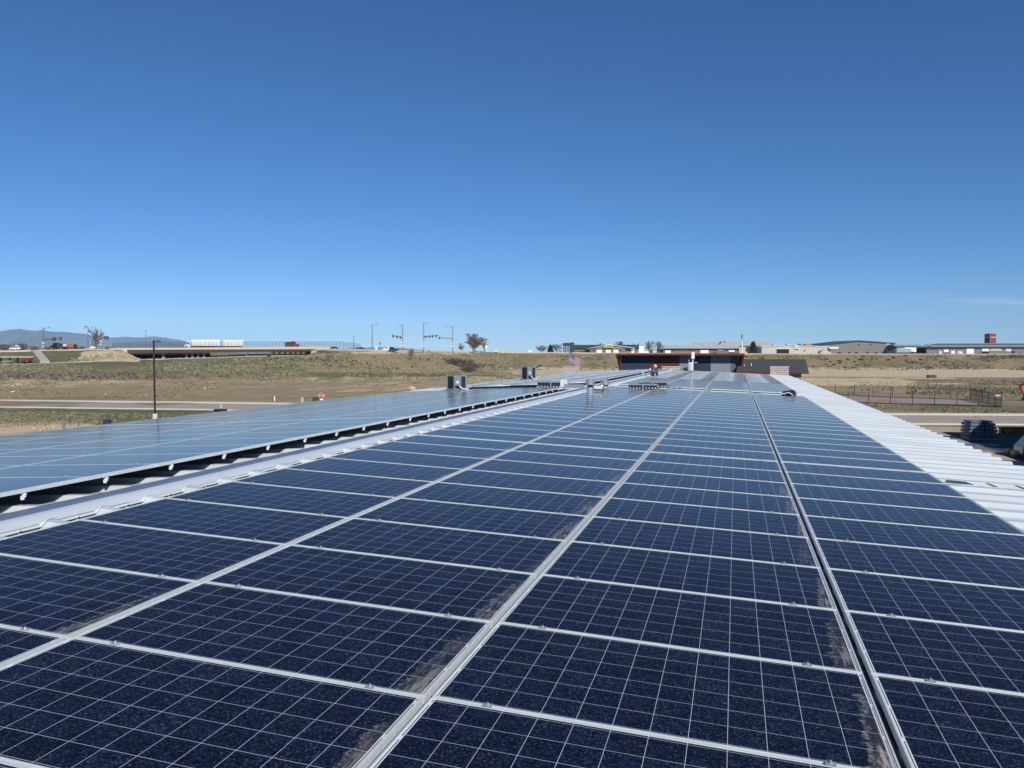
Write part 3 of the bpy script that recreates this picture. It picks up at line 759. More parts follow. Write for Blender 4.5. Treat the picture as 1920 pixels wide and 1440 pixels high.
# low crates of racking/black louvred units at the gap
def louvre_box(p0, w, h, d, label, rz=RZ*.3, white_end=False):
    e = empty('louvred_unit', p0, label, 'roof unit', 'low louvred units in the roof gap', rz)
    MB().box(0, w, 0, d, .02, h-.03).build('louvred_body', M['louver'], e)
    mb = MB(); mb.box(-.01, w+.02, -.02, d+.01, h-.04, h); mb.box(-.02, .0, -.03, -.01, 0, h); mb.box(w, w+.025, -.03, -.005, -.08, h); mb.box(w*.48, w*.52, -.04, -.022, -.06, h+.0)
    mb.build('frame', M['steel'], e)
    mb = MB()
    for k in range(9): x = w*(k+.5)/9; mb.add([(x-.03, -.012, .03), (x+.03, -.012, .03), (x, -.012, .09)], [(0, 1, 2)])
    mb.build('bracket', M['white'], e)
    if white_end: MB().box(w-.14, w+.10, -.03, d*.9, 0, h+.06).build('end_box', M['white'], e)
p = on_r(1179, 729.5); louvre_box(p, 1.12, .20, .6, 'black louvred unit with silver frame in the gap, nearer right one')
p = on_r(1196, 726.5); louvre_box(p+Vector((0, .3, 0)), 1.18, .24, .6, 'black louvred unit with silver frame, behind the nearer right one')
p = on_l(1008, 727); louvre_box(p, 1.05, .25, .5, 'black louvred unit with white end box on the left slope', white_end=True)
# round roof vents
def vent(px, py, D, r, hcap, hneck, label):
    p = fwd(px, py, D); e = empty('roof_vent', p, label, 'roof vent', 'round metal roof vents at the ridge')
    mb = MB(); mb.tube((0, 0, hneck), (0, 0, hneck+hcap), r, r, 24); mb.tube((0, 0, hneck+hcap), (0, 0, hneck+hcap+.03), r*1.05, r*.9, 24); mb.tube((0, 0, hneck-.02), (0, 0, hneck), r*.95, r*1.04, 24); mb.build('cap', M['steel'], e)
    MB().tube((0, 0, 0), (0, 0, hneck), r*.62, r*.62, 16).build('neck', M['blackplas'], e)
    mb = MB(); mb.tube((0, 0, -.22), (0, 0, .03), r*.80, r*.72, 20); mb.build('collar', M['steel'], e)
vent(1106.5, 728, 27.0, .155, .15, .13, 'silver round roof vent on a tall collar at the ridge, nearest of the vents')
vent(1134.5, 725.5, 32.5, .18, .15, .10, 'silver round roof vent behind the nearest one, right beside the ridge')
p = fwd(1121, 730, 29.5); e = empty('curved_duct', p, 'curved white and silver duct lying between the two round vents', 'duct')
mb = MB(); pts = [(.26*math.cos(t)*.8, .0+.1*math.sin(t), -.0+.12*math.sin(t)) for t in np.linspace(math.pi*1.0, math.pi*2.05, 12)]
for a, b in zip(pts, pts[1:]): mb.tube(a, b, .03, .03, 8)
mb.build('pipe', M['blackplas'], e)
mb = MB(); mb.box(-.2, .2, -.1, .12, -.02, .17); mb.build('duct_body', M['steel'], e, bevel=.04)
mb = MB(); mb.box(-.12, .16, -.12, -.1, .02, .12); mb.build('cover_plate', M['white'], e, bevel=.004)
# white pipes, bucket
def pipe(px, py, D, h, r, label, lean=0):
    p = fwd(px, py, D); o = MB().tube((0, 0, 0), (lean, 0, h), r, r, 10).build('vent_pipe', M['white']); o.location = p; tag(o, label, 'vent pipe', 'white vent pipes near the ridge')
pipe(1205.5, 702, 52, .30, .035, 'short white vent pipe standing left of the kneeling worker')
pipe(1278.5, 696, 68, .34, .035, 'white vent pipe beside the dark bags at the far end of the roof')
p = fwd(1219, 701, 50.5); e = empty('white_bag', p, 'white bag leaning at the ridge just left of the kneeling worker', 'bag')
mb = MB(); mb.ball((0, 0, .20), .09, .08, .12, jit=.08); mb.ball((.06, -.05, .04), .07, .07, .14, jit=.08); mb.ball((.12, -.08, -.08), .10, .07, .07, jit=.08); mb.build('sack', M['white'], e, smooth=True)
mb = MB(); mb.tube((-.02, 0, .30), (.03, 0, .36), .03, .05, 8); mb.build('neck_tie', M['white'], e)
# mini split at the far end and flue
p = on_r(1290.5, 695.5); D = p.y
e = empty('heat_pump', p, 'white and black heat pump standing at the far end of the roof', 'heat pump', rz=RZ*.2)
MB().box(0, .42, 0, .34, .03, .72).build('casing', M['white'], e, bevel=.02)
MB().box(.0, .30, .0, .03, .0, .03).build('foot', M['blackplas'], e)
MB().box(.43, .74, .05, .35, .05, .70).build('coil_guard', M['louver'], e, bevel=.01); MB().box(.42, .76, .03, .37, .70, .73).build('lid', M['white'], e)
mb = MB()
for k in range(8): mb.box(.03, .2, -.012, 0, .1+k*.07, .13+k*.07)
mb.build('louvre', M['silver'], e)
p = fwd(1298.5, 696, 72); e = empty('flue_pipe', p, 'white flue with a fat round cowl rising behind the heat pump', 'flue')
MB().tube((0, 0, 0), (0, 0, 1.3), .06, .05, 10).build('pipe', M['white'], e); MB().tube((0, 0, 1.15), (0, 0, 1.74), .17, .17, 16).build('cowl', M['white'], e)
MB().tube((-.33, 0, .9), (-.33, 0, 1.05), .03, .02, 8).build('cap', M['white'], e)
# dark bags beside the pipe
for i, (px, py, r) in enumerate(((1281, 695.5, .16), (1287, 695, .17))):
    o = MB().ball((0, 0, .1), r*1.5, .2, .19, jit=.1).build('tool_bag', M['blackplas'], smooth=True); o.location = fwd(px, py, 69); tag(o, ['black tool bag beside the white pipe at the roof end', 'black tool bag beside the white heat pump at the roof end'][i], 'bag', 'tool bags at the roof end')
# boards in the gap and bundled membrane
def board(px0, px1, py, w, m, label, dz=0, skew=0):
    a, b = on_r(px0, py), on_r(px1, py); o = MB().box(0, (b-a).length, -w/2, w/2, .0, .035).build('timber_board', m)
    o.location = a+Vector((0, 0, -.06+dz)); dvec = b-a; o.rotation_euler = (0, 0, math.atan2(dvec.y, dvec.x)+skew); tag(o, label, 'board', 'boards lying in the roof gap')
board(1288, 1324, 732.5, .22, M['wood'], 'pale timber board lying in the gap left of the third column')
board(1328, 1342, 730.5, .12, M['wood'], 'short pale timber piece crossing the gap by the third column', .05, .5)
board(1396, 1428, 736.5, .16, M['greywood'], 'grey timber board lying across the dark seam in the gap')
p = on_r(1462, 741); o = empty('membrane_bundle', p, 'crumpled black membrane bundle at the right end of the roof gap', 'bundle')
mb = MB()
for k in range(9): mb.ball((random.uniform(0, .5), random.uniform(-.1, .3), random.uniform(-.02, .12)), random.uniform(.08, .2), .12, random.uniform(.05, .11), jit=.2)
mb.build('membrane', M['blackplas'], o)
mb = MB(); mb.tube((.05, -.15, .05), (.35, -.2, .12), .02); mb.tube((.35, -.2, .12), (.5, -.1, .0), .02); mb.build('strap', M['white'], o)
# litter of conduits in the gap (one cable run)
mb = MB(); P = [on_r(1235, 727), on_r(1246, 722), on_r(1262, 727), on_r(1280, 726)]
for a, b in zip(P, P[1:]): mb.tube(a+Vector((0, 0, .03)), b+Vector((0, 0, .05)), .035, n=8)
o = mb.build('conduit', M['silver']); tag(o, 'white conduit snaking along the roof gap right of the louvred units', 'conduit')
mb = MB(); P = [on_l(890, 728.5), on_l(915, 727.6), on_l(960, 727.4), on_l(1004, 726.6)]
for a, b in zip(P, P[1:]): mb.tube(a+Vector((0, 0, .03)), b+Vector((0, 0, .03)), .022, n=8)
o = mb.build('conduit', M['blackplas']); tag(o, 'black conduit run along the gap in the left array', 'conduit')
o = MB().box(0, .75, 0, .3, -.03, .11).build('cable_box', M['ltgrey']); o.location = on_l(1057, 726); tag(o, 'low pale box in the roof gap left of the round vents', 'box')
# cast shadows on the white eave, built as thin dark plates
def shadow_mark(px, py, w, h, label, irregular=False):
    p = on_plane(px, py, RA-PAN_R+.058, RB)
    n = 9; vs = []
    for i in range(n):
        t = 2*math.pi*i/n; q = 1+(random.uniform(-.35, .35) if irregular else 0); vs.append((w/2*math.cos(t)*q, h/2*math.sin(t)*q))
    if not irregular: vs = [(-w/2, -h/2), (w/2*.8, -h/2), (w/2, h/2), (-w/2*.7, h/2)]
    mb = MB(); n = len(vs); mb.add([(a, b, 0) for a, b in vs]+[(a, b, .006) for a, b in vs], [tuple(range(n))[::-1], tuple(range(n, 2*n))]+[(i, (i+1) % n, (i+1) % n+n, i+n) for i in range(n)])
    o = mb.build('painted_shadow', mat('shadow_grey_blue', (.07, .085, .13), .7)); o.location = p; o.rotation_euler = (0, math.atan(-RB), .1); tag(o, label, 'shadow_mark', 'painted shadow marks on the white eave')
shadow_mark(1797, 905, .34, .34, 'largest painted shadow mark, touching the panel edge on the white eave', True)
shadow_mark(1859, 910, .05, .3, 'small painted shadow mark on the white eave, middle of three')
shadow_mark(1914, 914.5, .05, .3, 'small painted shadow mark on the white eave, nearest the photo edge')

# worker kneeling at the ridge
p = on_plane(1228, 704.5, RA-.03, RB); WK = 50.0
p = fwd(1228.5, 704.5, WK)
pe = empty('person', p, 'worker in white helmet, dark shirt and jeans kneeling bent over at the ridge', 'person', rz=RZ); pe.scale = (.82, .82, .82)
def skin_body(name, V, E_, R_, m, sub=2):
    me = bpy.data.meshes.new(name); me.from_pydata(V, E_, []); o = bpy.data.objects.new(name, me); COL.objects.link(o)
    sk = o.modifiers.new('skin', 'SKIN'); sl = me.skin_vertices[0].data
    for i, r in enumerate(R_): sl[i].radius = (r, r) if isinstance(r, float) else r
    sl[0].use_root = True
    ss = o.modifiers.new('sub', 'SUBSURF'); ss.levels = sub; ss.render_levels = sub
    dg = bpy.context.evaluated_depsgraph_get(); m2 = bpy.data.meshes.new_from_object(o.evaluated_get(dg)); bpy.data.objects.remove(o)
    m2.name = name; m2.materials.clear(); m2.materials.append(m)
    for pl in m2.polygons: pl.use_smooth = True
    r = bpy.data.objects.new(name, m2); COL.objects.link(r); return r
# seen from behind: kneeling, back bent forward (+y) and right, local x right
BV = [(0,0,.30),(0,.05,.42),(.01,.12,.56),(.02,.18,.64),(.03,.24,.69),(.04,.29,.73),   # pelvis..head
      (-.13,.0,.27),(-.17,.24,.06),(-.15,-.16,.05),(-.15,-.22,.09),                      # left leg
      (.13,.0,.27),(.17,.26,.06),(.14,-.16,.05),(.14,-.24,.09),                           # right leg
      (-.17,.17,.60),(-.24,.26,.42),(-.17,.42,.30),(-.15,.48,.27),                         # left arm
      (.19,.19,.62),(.28,.26,.44),(.24,.40,.28),(.23,.46,.24)]
BE = [(0,1),(1,2),(2,3),(3,4),(4,5),(0,6),(6,7),(7,8),(8,9),(0,10),(10,11),(11,12),(12,13),(3,14),(14,15),(15,16),(16,17),(3,18),(18,19),(19,20),(20,21)]
BR = [.13,.12,.135,.12,.06,.085,.095,.065,.05,.04,.095,.065,.05,.04,.055,.042,.032,.035,.055,.042,.032,.035]
o = skin_body('body', BV, BE, BR, M['skin']); o.parent = pe
sh = skin_body('shirt', BV[:4]+[BV[14], BV[15], BV[18], BV[19]], [(0,1),(1,2),(2,3),(3,4),(4,5),(3,6),(6,7)], [.14,.135,.15,.13,.066,.05,.066,.05], M['vest']); sh.parent = pe
sl = skin_body('sleeve', [BV[15], tuple(np.add(BV[16], (0, 0, .01)))], [(0,1)], [.05,.042], M['white']); sl.parent = pe
sl = skin_body('sleeve', [BV[19], tuple(np.add(BV[20], (0, 0, .01)))], [(0,1)], [.05,.042], M['white']); sl.parent = pe
tr = skin_body('trousers', [BV[0], BV[6], BV[7], BV[8], BV[10], BV[11], BV[12]], [(0,1),(1,2),(2,3),(0,4),(4,5),(5,6)], [.14,.105,.078,.06,.105,.078,.06], M['jeans']); tr.parent = pe
for s in (-1, 1):
    o = MB().box(s*.145-.045, s*.145+.045, -.34, -.2, .0, .12).build('boot', M['blackplas'], pe, bevel=.03)
mb = MB(); mb.ball((.045, .30, .78), .115, .13, .085, n=16, m=8); mb.ball((.045, .30, .755), .135, .16, .02, n=16, m=6); mb.build('hard_hat', M['white'], pe, smooth=True)
mb = MB(); mb.ball((.13, .28, .66), .05, .07, .12, n=10, m=6, jit=.1); mb.build('neck_flap', M['white'], pe, smooth=True)
# ------------------------------------------------------------------ neighbour at the far end: red fascia, coloured wall, charcoal roof
YF = 77.6; YO = 76.7
def XY(px, Y): return on_y(px, 664.8, Y).x
def ZY(px, py, Y): return on_y(px, py, Y).z
xo0, xo1 = XY(1155, YO), XY(1396.5, YO); zt = ZY(1280, 662.6, YO); zb = ZY(1280, 666.6, YO)
fh = empty('flat_roofed_building', ((xo0+xo1)/2, YF+3.5, 0), 'building with rust red overhanging roof and navy, red and grey wall panels', 'building')
FL = -Vector(fh.location)
def fp(mb, name, m, **k): o = mb.build(name, m, fh, **k); o.location = FL; return o
fp(MB().box(xo0, xo1, YO, YF+7, zb, zt), 'roof', M['rust'])
xw0, xw1 = XY(1164.5, YF), XY(1385.5, YF)
fp(MB().box(xw0+.02, xw1-.02, YF+.02, YF+6.8, 0, zb), 'core_wall', M['dkgrey'])
cuts = [1164.5, 1217, 1274, 1304, 1332.5, 1370.5, 1385.5]; mm = ['navy', 'rust', 'ltgrey', 'navy', 'ltgrey', 'dkgrey']
for a, b, m in zip(cuts, cuts[1:], mm): fp(MB().box(XY(a, YF)+.012, XY(b, YF)-.012, YF-.03, YF+.02, 0, zb), 'wall_panel', M[m])
for (xa, xb) in ((xo0, xw0), (xo1, xw1)):                       # raking fins at both ends
    zl = zb-1.45; s = 1 if xb > xa else -1
    mb = MB(); mb.add([(xa, YO, zb), (xa+s*.18, YO, zb), (xb+s*.0, YF-.04, zl), (xb-s*.14, YF-.04, zl), (xa, YF+.0, zb), (xb, YF-.035, zb)], [(0, 1, 2, 3), (0, 3, 4), (1, 5, 2), (0, 4, 5, 1), (4, 3, 2, 5)])
    fp(mb, 'fin', M['rust'])
# lower hipped charcoal roof to the right
gb = empty('charcoal_roofed_building', (XY(1450, 77), 80, 0), 'low grey building with charcoal shingle roof beyond the white eave', 'building')
GL = -Vector(gb.location)
def gp(mb, name, m, **k): o = mb.build(name, m, gb, **k); o.location = GL; return o
ya, yr = 75.7, 79.4
e0, e1 = XY(1381, ya), XY(1517, ya); ez = ZY(1450, 697.5, ya); rz_ = ZY(1450, 673.5, yr); r1 = XY(1510.5, yr); r0 = XY(1385, yr)
mb = MB(); mb.add([(e0, ya, ez), (e1, ya, ez), (r1, yr, rz_), (r0, yr, rz_), (e0, 2*yr-ya, ez), (e1, 2*yr-ya, ez)], [(0, 1, 2, 3), (3, 2, 5, 4), (1, 5, 2), (0, 3, 4), (0, 4, 5, 1)])
gp(mb, 'roof', M['shingle'])
gp(MB().box(e0, e1+.02, ya-.03, ya+.02, ez-.16, ez-.005), 'fascia', M['rust'])
gp(MB().box(e0+.1, e1-.6, ya+.35, 2*yr-ya-.4, 0, ez-.02), 'wall', M['ltgrey'])
for px, py in ((1395.5, 686), (1408.5, 683.5)):
    yy = 77.4; q_ = on_y(px, py+3, yy); o = MB().tube((0, 0, 0), (0, 0, .32), .04, .04, 8).build('vent_pipe', M['white'], gb); o.location = GL+q_-Vector((0, 0, .05))

# unseen neighbour to the right that shades the lot
nb = empty('unseen_shade_shed', (36, 30, 0), 'unseen tall grey shed to the right of the photo whose shadow falls on the lot', 'building')
mb = MB(); mb.box(-10.4, 10, -60, 16.4, 0, 10.6); mb.build('wall', M['grey2'], nb)
mb = MB(); mb.box(-10.5, 10.2, -60.2, 16.6, 10.6, 10.9); mb.build('roof', M['dkroof'], nb)
mb = MB(); mb.box(-10.0, 10, 16.7, 39.4, 0, 8.15); mb.build('wall', M['grey2'], nb); mb = MB(); mb.box(-10.1, 10.2, 16.7, 39.6, 8.15, 8.4); mb.build('roof', M['dkroof'], nb)

# ------------------------------------------------------------------ lot on the right
q = MB(); q.add([(17.9, 30, .02), (60, 30, .02), (60, 79.4, .02), (18.1, 79.0, .02)], [(0, 1, 2, 3)]); tag(q.build('lot_shadow_pad', mat('lot_shadow_black', (.035, .034, .034), .9, 0, .2, .5)), kind='structure')  # black sheet along the shadow outline, deepens the lot's shade by colour
p = on_ground(1838, 824)
st = empty('board_pallet', p, 'stack of slate blue boards strapped on pallets in the shaded lot', 'pallet stack', rz=RZ*.9)
mb = MB(); 
for r_ in range(5):
    z0 = .1+r_*.27
    for c_ in range(2): mb.box(-1.3+c_*1.30+random.uniform(-.05, .05)+r_*.03, -.09+c_*1.27+(.0 if r_ < 2 else -.13*(r_-1)*c_), -.7+random.uniform(-.05, .05), .7, z0, z0+.21)
mb.build('boards', M['bluewrap'], st, bevel=.02)
mb = MB()
for i_ in range(2): mb.box(-1.1+i_*.9, -.25+i_*.9, -.6, .6, 1.45+.0, 1.45+.14-i_*.02)
mb.build('loose_boards', M['bluewrap'], st, bevel=.015)
mb = MB(); mb.box(-1.35, 1.3, -.75, .75, 0, .10); mb.build('pallet', M['greywood'], st)
mb = MB()
for x in (-.9, .55): mb.box(x-.03, x+.03, -.72, -.705, .1, 1.44)
mb.build('strap', M['blackplas'], st)
p = on_ground(1848, 832); o = MB().box(-1.8, .9, -.8, .9, 0, .12).build('flat_boards', M['bluewrap']); o.location = p+Vector((-.5, -2, 0)); o.rotation_euler = (0, 0, .3); tag(o, 'low flat layer of blue boards on the shaded ground before the stack', 'boards')
mb = MB()
for k in range(4): mb.box(-3.5, 3.0, k*.5-.9, k*.5-.78, .02, .10)
o = mb.build('steel_rails', M['steel']); o.location = on_ground(1875, 846); o.rotation_euler = (0, 0, -.95); tag(o, 'thin steel rails lying in the black shadow of the lot', 'rails')
for i, (px, py, L_) in enumerate(((1893, 853, 'left of the pair'), (1905, 857, 'right of the pair'))):
    e = empty('timber_bundle', on_ground(px, py), f'cream and brown timber bundle in the shaded lot, {L_}', 'timber bundle', 'timber bundles in the lot', RZ); e.scale = (.6, .6, .6)
    mb = MB()
    for a in range(3):
        for b in range(2): mb.box(-.42+a*.28, -.16+a*.28, -.4, .4, .35+b*.2, .53+b*.2)
    mb.build('timbers', M['wood'], e, bevel=.02)
    mb = MB(); mb.box(-.42, .42, -.4, .4, 0, .34); mb.build('crate', M['brickbrown'], e)
e = empty('grey_machine', on_ground(1922, 858), 'grey machine part with dark wheel at the right photo edge in shadow', 'machine', rz=RZ)
mb = MB(); mb.prism([(-.5, .3), (.9, .3), (.9, 1.5), (.3, 1.6), (-.2, 1.1), (-.5, .8)], -.5, .5); mb.build('hood', M['silver'], e, bevel=.05)
mb = MB(); mb.tube((.0, -.6, .45), (.0, -.4, .45), .45, n=20); mb.build('wheel', M['rubber'], e)
e = empty('steel_attachment', on_ground(1909, 815), 'weathered orange steel beam frame lying behind the board stack', 'steel frame', rz=RZ)
mb = MB(); mb.box(-1.6, 2.2, -.2, .2, .1, .6); mb.build('beam', M['orange2'], e, bevel=.03)
mb = MB(); [mb.box(x, x+.12, -.25, -.2, .05, .66) for x in (-1.5, -.6, .4, 1.3)]; mb.box(-1.65, 2.2, -.28, .28, .6, .68); mb.build('stiffener', M['darkred'], e)
e = empty('loader_arm', on_ground(1921, 752), 'orange lift arm tip showing at the right edge before the field', 'lift arm', rz=RZ)
s_ = on_ground(1921, 752); Dd = s_.x*WV[0]+s_.y*WV[1]; k_ = Dd/F
mb = MB(); mb.prism([(-9*k_, 27*k_), (-3*k_, 31*k_), (30*k_, 30*k_), (30*k_, 6*k_), (0, 6*k_)], -.2, .2); mb.build('arm', M['orange'], e)
mb = MB(); mb.prism([(-9.6*k_, 27*k_), (-9*k_, 29*k_), (-3*k_, 32.6*k_), (6*k_, 32.6*k_), (-3*k_, 31*k_)], -.25, .25); mb.box(-2*k_, 3*k_, -.3, .3, 0, 7*k_); mb.build('bracket', M['blackplas'], e)

# fence pen
fe = empty('pen_fence', on_ground(1700, 757), 'dark steel post and wire fence around the gravel bed', 'fence')
FO = Vector(fe.location)
HP = 1.55
nearp = [on_ground(p, y) for p, y in ((1549, 753.5), (1590, 755), (1628, 756), (1669, 757.5), (1711, 758.8), (1752, 759.8), (1794, 761), (1835, 762), (1877.5, 763.5))]
farp = [on_ground(p, y) for p, y in ((1534, 737), (1566, 738.6), (1602, 741.5), (1637, 743.5), (1673, 745.3), (1709.5, 746.5), (1743.5, 747.6), (1781.5, 749), (1818.5, 749.6))]
endp = [farp[-1]]+[on_ground(p, y) for p, y in ((1830, 752), (1841, 754.8), (1853, 758), (1866, 761.2))]+[nearp[-1]]
def posts(P, h, skip=0):
    for q_ in P[skip:]:
        mb = MB(); mb.tube((0, 0, 0), (0, 0, h), .045, .045, 8); mb.ball((0, 0, h), .06, .06, .04, n=8, m=4); o = mb.build('post', M['fence'], fe); o.location = q_-FO
posts(nearp, HP); posts(farp, 1.75); posts(endp[1:-1], 1.75)
def rail(P, zs, r, name='rail'):
    mb = MB()
    for a, b in zip(P, P[1:]):
        for z in zs: mb.tube(a+Vector((0, 0, z)), b+Vector((0, 0, z)), r, n=6)
    o = mb.build(name, M['fence'], fe); o.location = -FO
rail(nearp, (.06,), .05); rail(farp, (.06,), .05); rail(farp[-2:], (1.7,), .03); rail(endp, (.06, 1.72, .95), .035)
rail(nearp, (1.5,), .012, 'wire'); rail(farp, (1.7,), .012, 'wire')
mb = MB(); a, b = endp[0], endp[-1]; n_ = 60
for k in range(n_+1): 
    t = a.lerp(b, k/n_); mb.tube(t+Vector((0, 0, .05)), t+Vector((0, 0, 1.72)), .016, n=4, caps=False)
for z in np.arange(.1, 1.75, .11): mb.tube(a+Vector((0, 0, z)), b+Vector((0, 0, z)), .013, n=4, caps=False)
o = mb.build('wire_mesh', M['fence'], fe); o.location = -FO
d = (endp[-1]-endp[-2]); mid = endp[-2].lerp(endp[-1], .45)
o = MB().box(-.38, .38, -.01, .01, 1.35, 1.62).build('sign_plate', M['white'], fe); o.location = mid-FO; o.rotation_euler = (0, 0, RZ)
o = empty('utility_cabinet', on_ground(1746.5, 710.5), 'dark green utility cabinet alone in the bare tan field', 'utility box', rz=RZ)
MB().box(-1.1, 1.1, -.7, .7, .1, 1.15).build('cabinet', M['utilgreen'], o, bevel=.04); MB().box(-1.2, 1.2, -.8, .8, 0, .1).build('plinth', M['concrete'], o); MB().box(-.02, .02, -.72, -.7, .15, 1.1).build('door_seam', M['black'], o)

# ------------------------------------------------------------------ left foreground things
p = on_ground(290.7, 788); e = empty('lamp_post', p, 'tall bronze parking lot lamp post on a pale concrete base', 'lamp post', rz=RZ)
Dl = p.x*WV[0]+p.y*WV[1]; k_ = Dl/F; H_ = 149.5*k_
MB().tube((0, 0, 0), (0, 0, .72), .26, .26, 20).build('base', M['kerb'], e)
MB().box(-.075, .075, -.075, .075, .72, H_).build('pole', M['blackpole'], e)
mb = MB(); mb.box(-.15, .15, -.15, .15, .72, .76); mb.build('base_plate', M['blackpole'], e)
hd = MB().box(-.09, .70, -.18, .18, H_-.11, H_+.0).build('lamp_head', M['blackpole'], e, bevel=.02)
MB().box(.1, .65, -.15, .15, H_-.125, H_-.112).build('lens', M['silver'], hd)
# stop sign
p = on_ground(603, 759.5); Ds = p.x*WV[0]+p.y*WV[1]; k_ = Ds/F
e = empty('stop_sign', p, 'red octagonal STOP sign just beyond the left array edge', 'road sign', rz=RZ)
R8 = 5.5*k_; zc = (759.5-742)*k_
def octa(r, y0, y1): return MB().prism([(r*math.cos(math.pi/8+i*math.pi/4), zc+r*math.sin(math.pi/8+i*math.pi/4)) for i in range(8)], y0, y1)
octa(R8*1.0, -.06, -.04).build('border', M['white'], e); octa(R8*.91, -.068, -.06).build('sign_face', M['red'], e)
text_mesh('STOP', R8*.86, 'lettering', M['white'], e, (0, -.074, zc), (math.pi/2, 0, 0))
MB().box(-.03, .03, -.04, .02, 0, zc+R8).build('post', M['steel'], e); MB().box(-.25, .25, -.06, -.04, zc-R8*1.45, zc-R8*1.08).build('sign_plate', M['white'], e)
def cabinet(px, py, wpx, hpx, m, name, label, cat, D=None):
    p = on_ground(px, py) if D is None else fwd(px, py, D); Dd = p.x*WV[0]+p.y*WV[1]; k = Dd/F; w, h = wpx*k, hpx*k
    e = empty(name, p, label, cat, rz=RZ)
    MB().box(-w/2, w/2, -w*.3, w*.3, .03, h-.04).build('casing', m, e, bevel=.02); MB().box(-w/2-.03, w/2+.03, -w*.3-.03, w*.3+.03, h-.04, h).build('lid', m, e)
    MB().box(-.012, .012, -w*.3-.006, -w*.3, .08, h-.1).build('door_seam', M['black'], e); return e
cabinet(567, 757.5, 4.6, 13, M['padgreen'], 'pedestal_box', 'slim pale green utility pedestal left of the STOP sign', 'utility box')
cabinet(593.5, 753, 13, 8, M['utilgreen'], 'utility_cabinet', 'dark green utility cabinet just behind the STOP sign', 'utility box')
cabinet(415, 766.5, 5, 8.5, M['padgreen'], 'pedestal_box', 'small pale green pedestal rising behind the black cabinet by the street', 'utility box')
cabinet(413.5, 776.5, 21, 9.5, M['blackplas'], 'low_cabinet', 'long black low cabinet at the edge of the street', 'utility box')
cabinet(200.5, 798.5, 12.5, 12, M['navy'], 'dark_bin', 'small navy bin peeking over the left array edge', 'bin')
cabinet(119.5, 806, 5.5, 18, M['wallgrey'], 'grey_bollard', 'grey bollard post peeking over the left array edge', 'bollard')
p = on_ground(515, 752.5); e = empty('marker_post', p, 'white and blue marker post by the street left of the pedestals', 'marker', rz=RZ)
MB().box(-.08, .08, -.05, .05, 0, .8).build('post', M['white'], e); MB().box(.02, .30, -.02, .02, .45, .75).build('blue_plate', M['skyblue'], e); MB().box(-.25, -.05, -.02, .02, .68, .80).build('cap', M['black'], e)
def rock(px, py, w, h, label, D=None, cat='boulder', m='rock'):
    p = on_ground(px, py) if D is None else fwd(px, py, D); k = (p.x*WV[0]+p.y*WV[1])/F
    o = MB().ball((0, 0, h*k*.45), w*k/2, w*k/2.2, h*k*.62, n=9, m=6, jit=.16).build('boulder', M[m]); o.location = p; tag(o, label, cat, 'boulders in the dry field')
rock(773, 733.5, 18, 9.5, 'large pale sandstone boulder at the far edge of the left roof')
rock(25, 735.5, 9, 2.2, 'flat white stone in the field at the left, beyond the street', m='kerb')
rock(198, 740, 4, 2, 'small white stone in the dry field beyond the street', m='kerb')
rock(384, 729.5, 4, 2.6, 'small white stone lying alone above the street near the lamp post', m='kerb')
for i, (px, py, w_) in enumerate(((66, 805, 9), (84, 804.5, 8), (100, 803.5, 8), (76, 808, 7))):
    rock(px, py, w_, 4, ['tan stone at the left end of the rubble row by the left array', 'tan stone second from left in the rubble row by the left array', 'tan stone at the right end of the rubble row by the left array', 'tan stone lowest in the rubble row by the left array'][i])
# steel survey pole at left
def thin(px, y0, y1, label, m='signal', w=.5, D=None):
    p = on_ground(px, y1) if D is None else fwd(px, y1, D); k = (p.x*WV[0]+p.y*WV[1])/F
    o = MB().tube((0, 0, 0), (0, 0, (y1-y0)*k), w*k, w*k*.7, 6).build('thin_post', M[m]); o.location = p; tag(o, label, 'post', 'thin posts in the field')
thin(65.5, 752, 808, 'thin pale post standing before the street at the far left', w=.25)
thin(1797, 768, 776.5, 'short thin post on the grass just above the right street', 'blackpole', .35)
thin(1829.5, 779, 783, 'tiny dark post on the right street edge', 'blackpole', .5)
thin(1553.5, 697, 722, 'bare thin stake in the tan field near the charcoal roof', 'bark', .3)
thin(1803.5, 707, 713, 'short dark stake in the tan field right of the green cabinet', 'blackpole', .4)
thin(418, 690, 699, 'pale stake in the grassy slope below the bridge', 'barrier', .35, D=225)

# flag
D = 98; e = empty('flagpole', fwd(1067.3, 730, D), 'flagpole with a waving American flag beyond the left roof', 'flag', rz=RZ)
k_ = D/F; MB().tube((0, 0, -3.5), (0, 0, (730-656)*k_), .05, .035, 10).build('pole', M['silver'], e); 
mb = MB(); mb.ball((0, 0, (730-655.4)*k_), .08, .08, .08); mb.build('finial', M['silver'], e, smooth=True)
NX, NZ = 26, 26; Wf, Hf = 27*k_, 21*k_
vs = []; fs = []; mi = []
for i in range(NX+1):
    for j in range(NZ+1):
        u, v_ = i/NX, j/NZ
        x = u*Wf*.82; y = .16*math.sin(u*9+v_*1.5)*u; z = (730-659.5)*k_-v_*Hf*.98-u*Hf*.62+.06*math.sin(u*7)*u
        vs.append((x+.04, y, z))
for i in range(NX):
    for j in range(NZ):
        fs.append((i*(NZ+1)+j, i*(NZ+1)+j+1, (i+1)*(NZ+1)+j+1, (i+1)*(NZ+1)+j))
        canton = i < NX*.45 and j < 14
        stripe = (j//2) % 2
        star = canton and (i % 2 == 1 and j % 4 == 1 or i % 2 == 0 and j % 4 == 3)
        mi.append(1 if star else 2 if canton else (1 if stripe else 0))
o = np_mesh('flag_cloth', vs, fs, [M['flagred'], M['flagwhite'], M['flagblue']], mi, e)
so = o.modifiers.new('s', 'SOLIDIFY'); so.thickness = .004

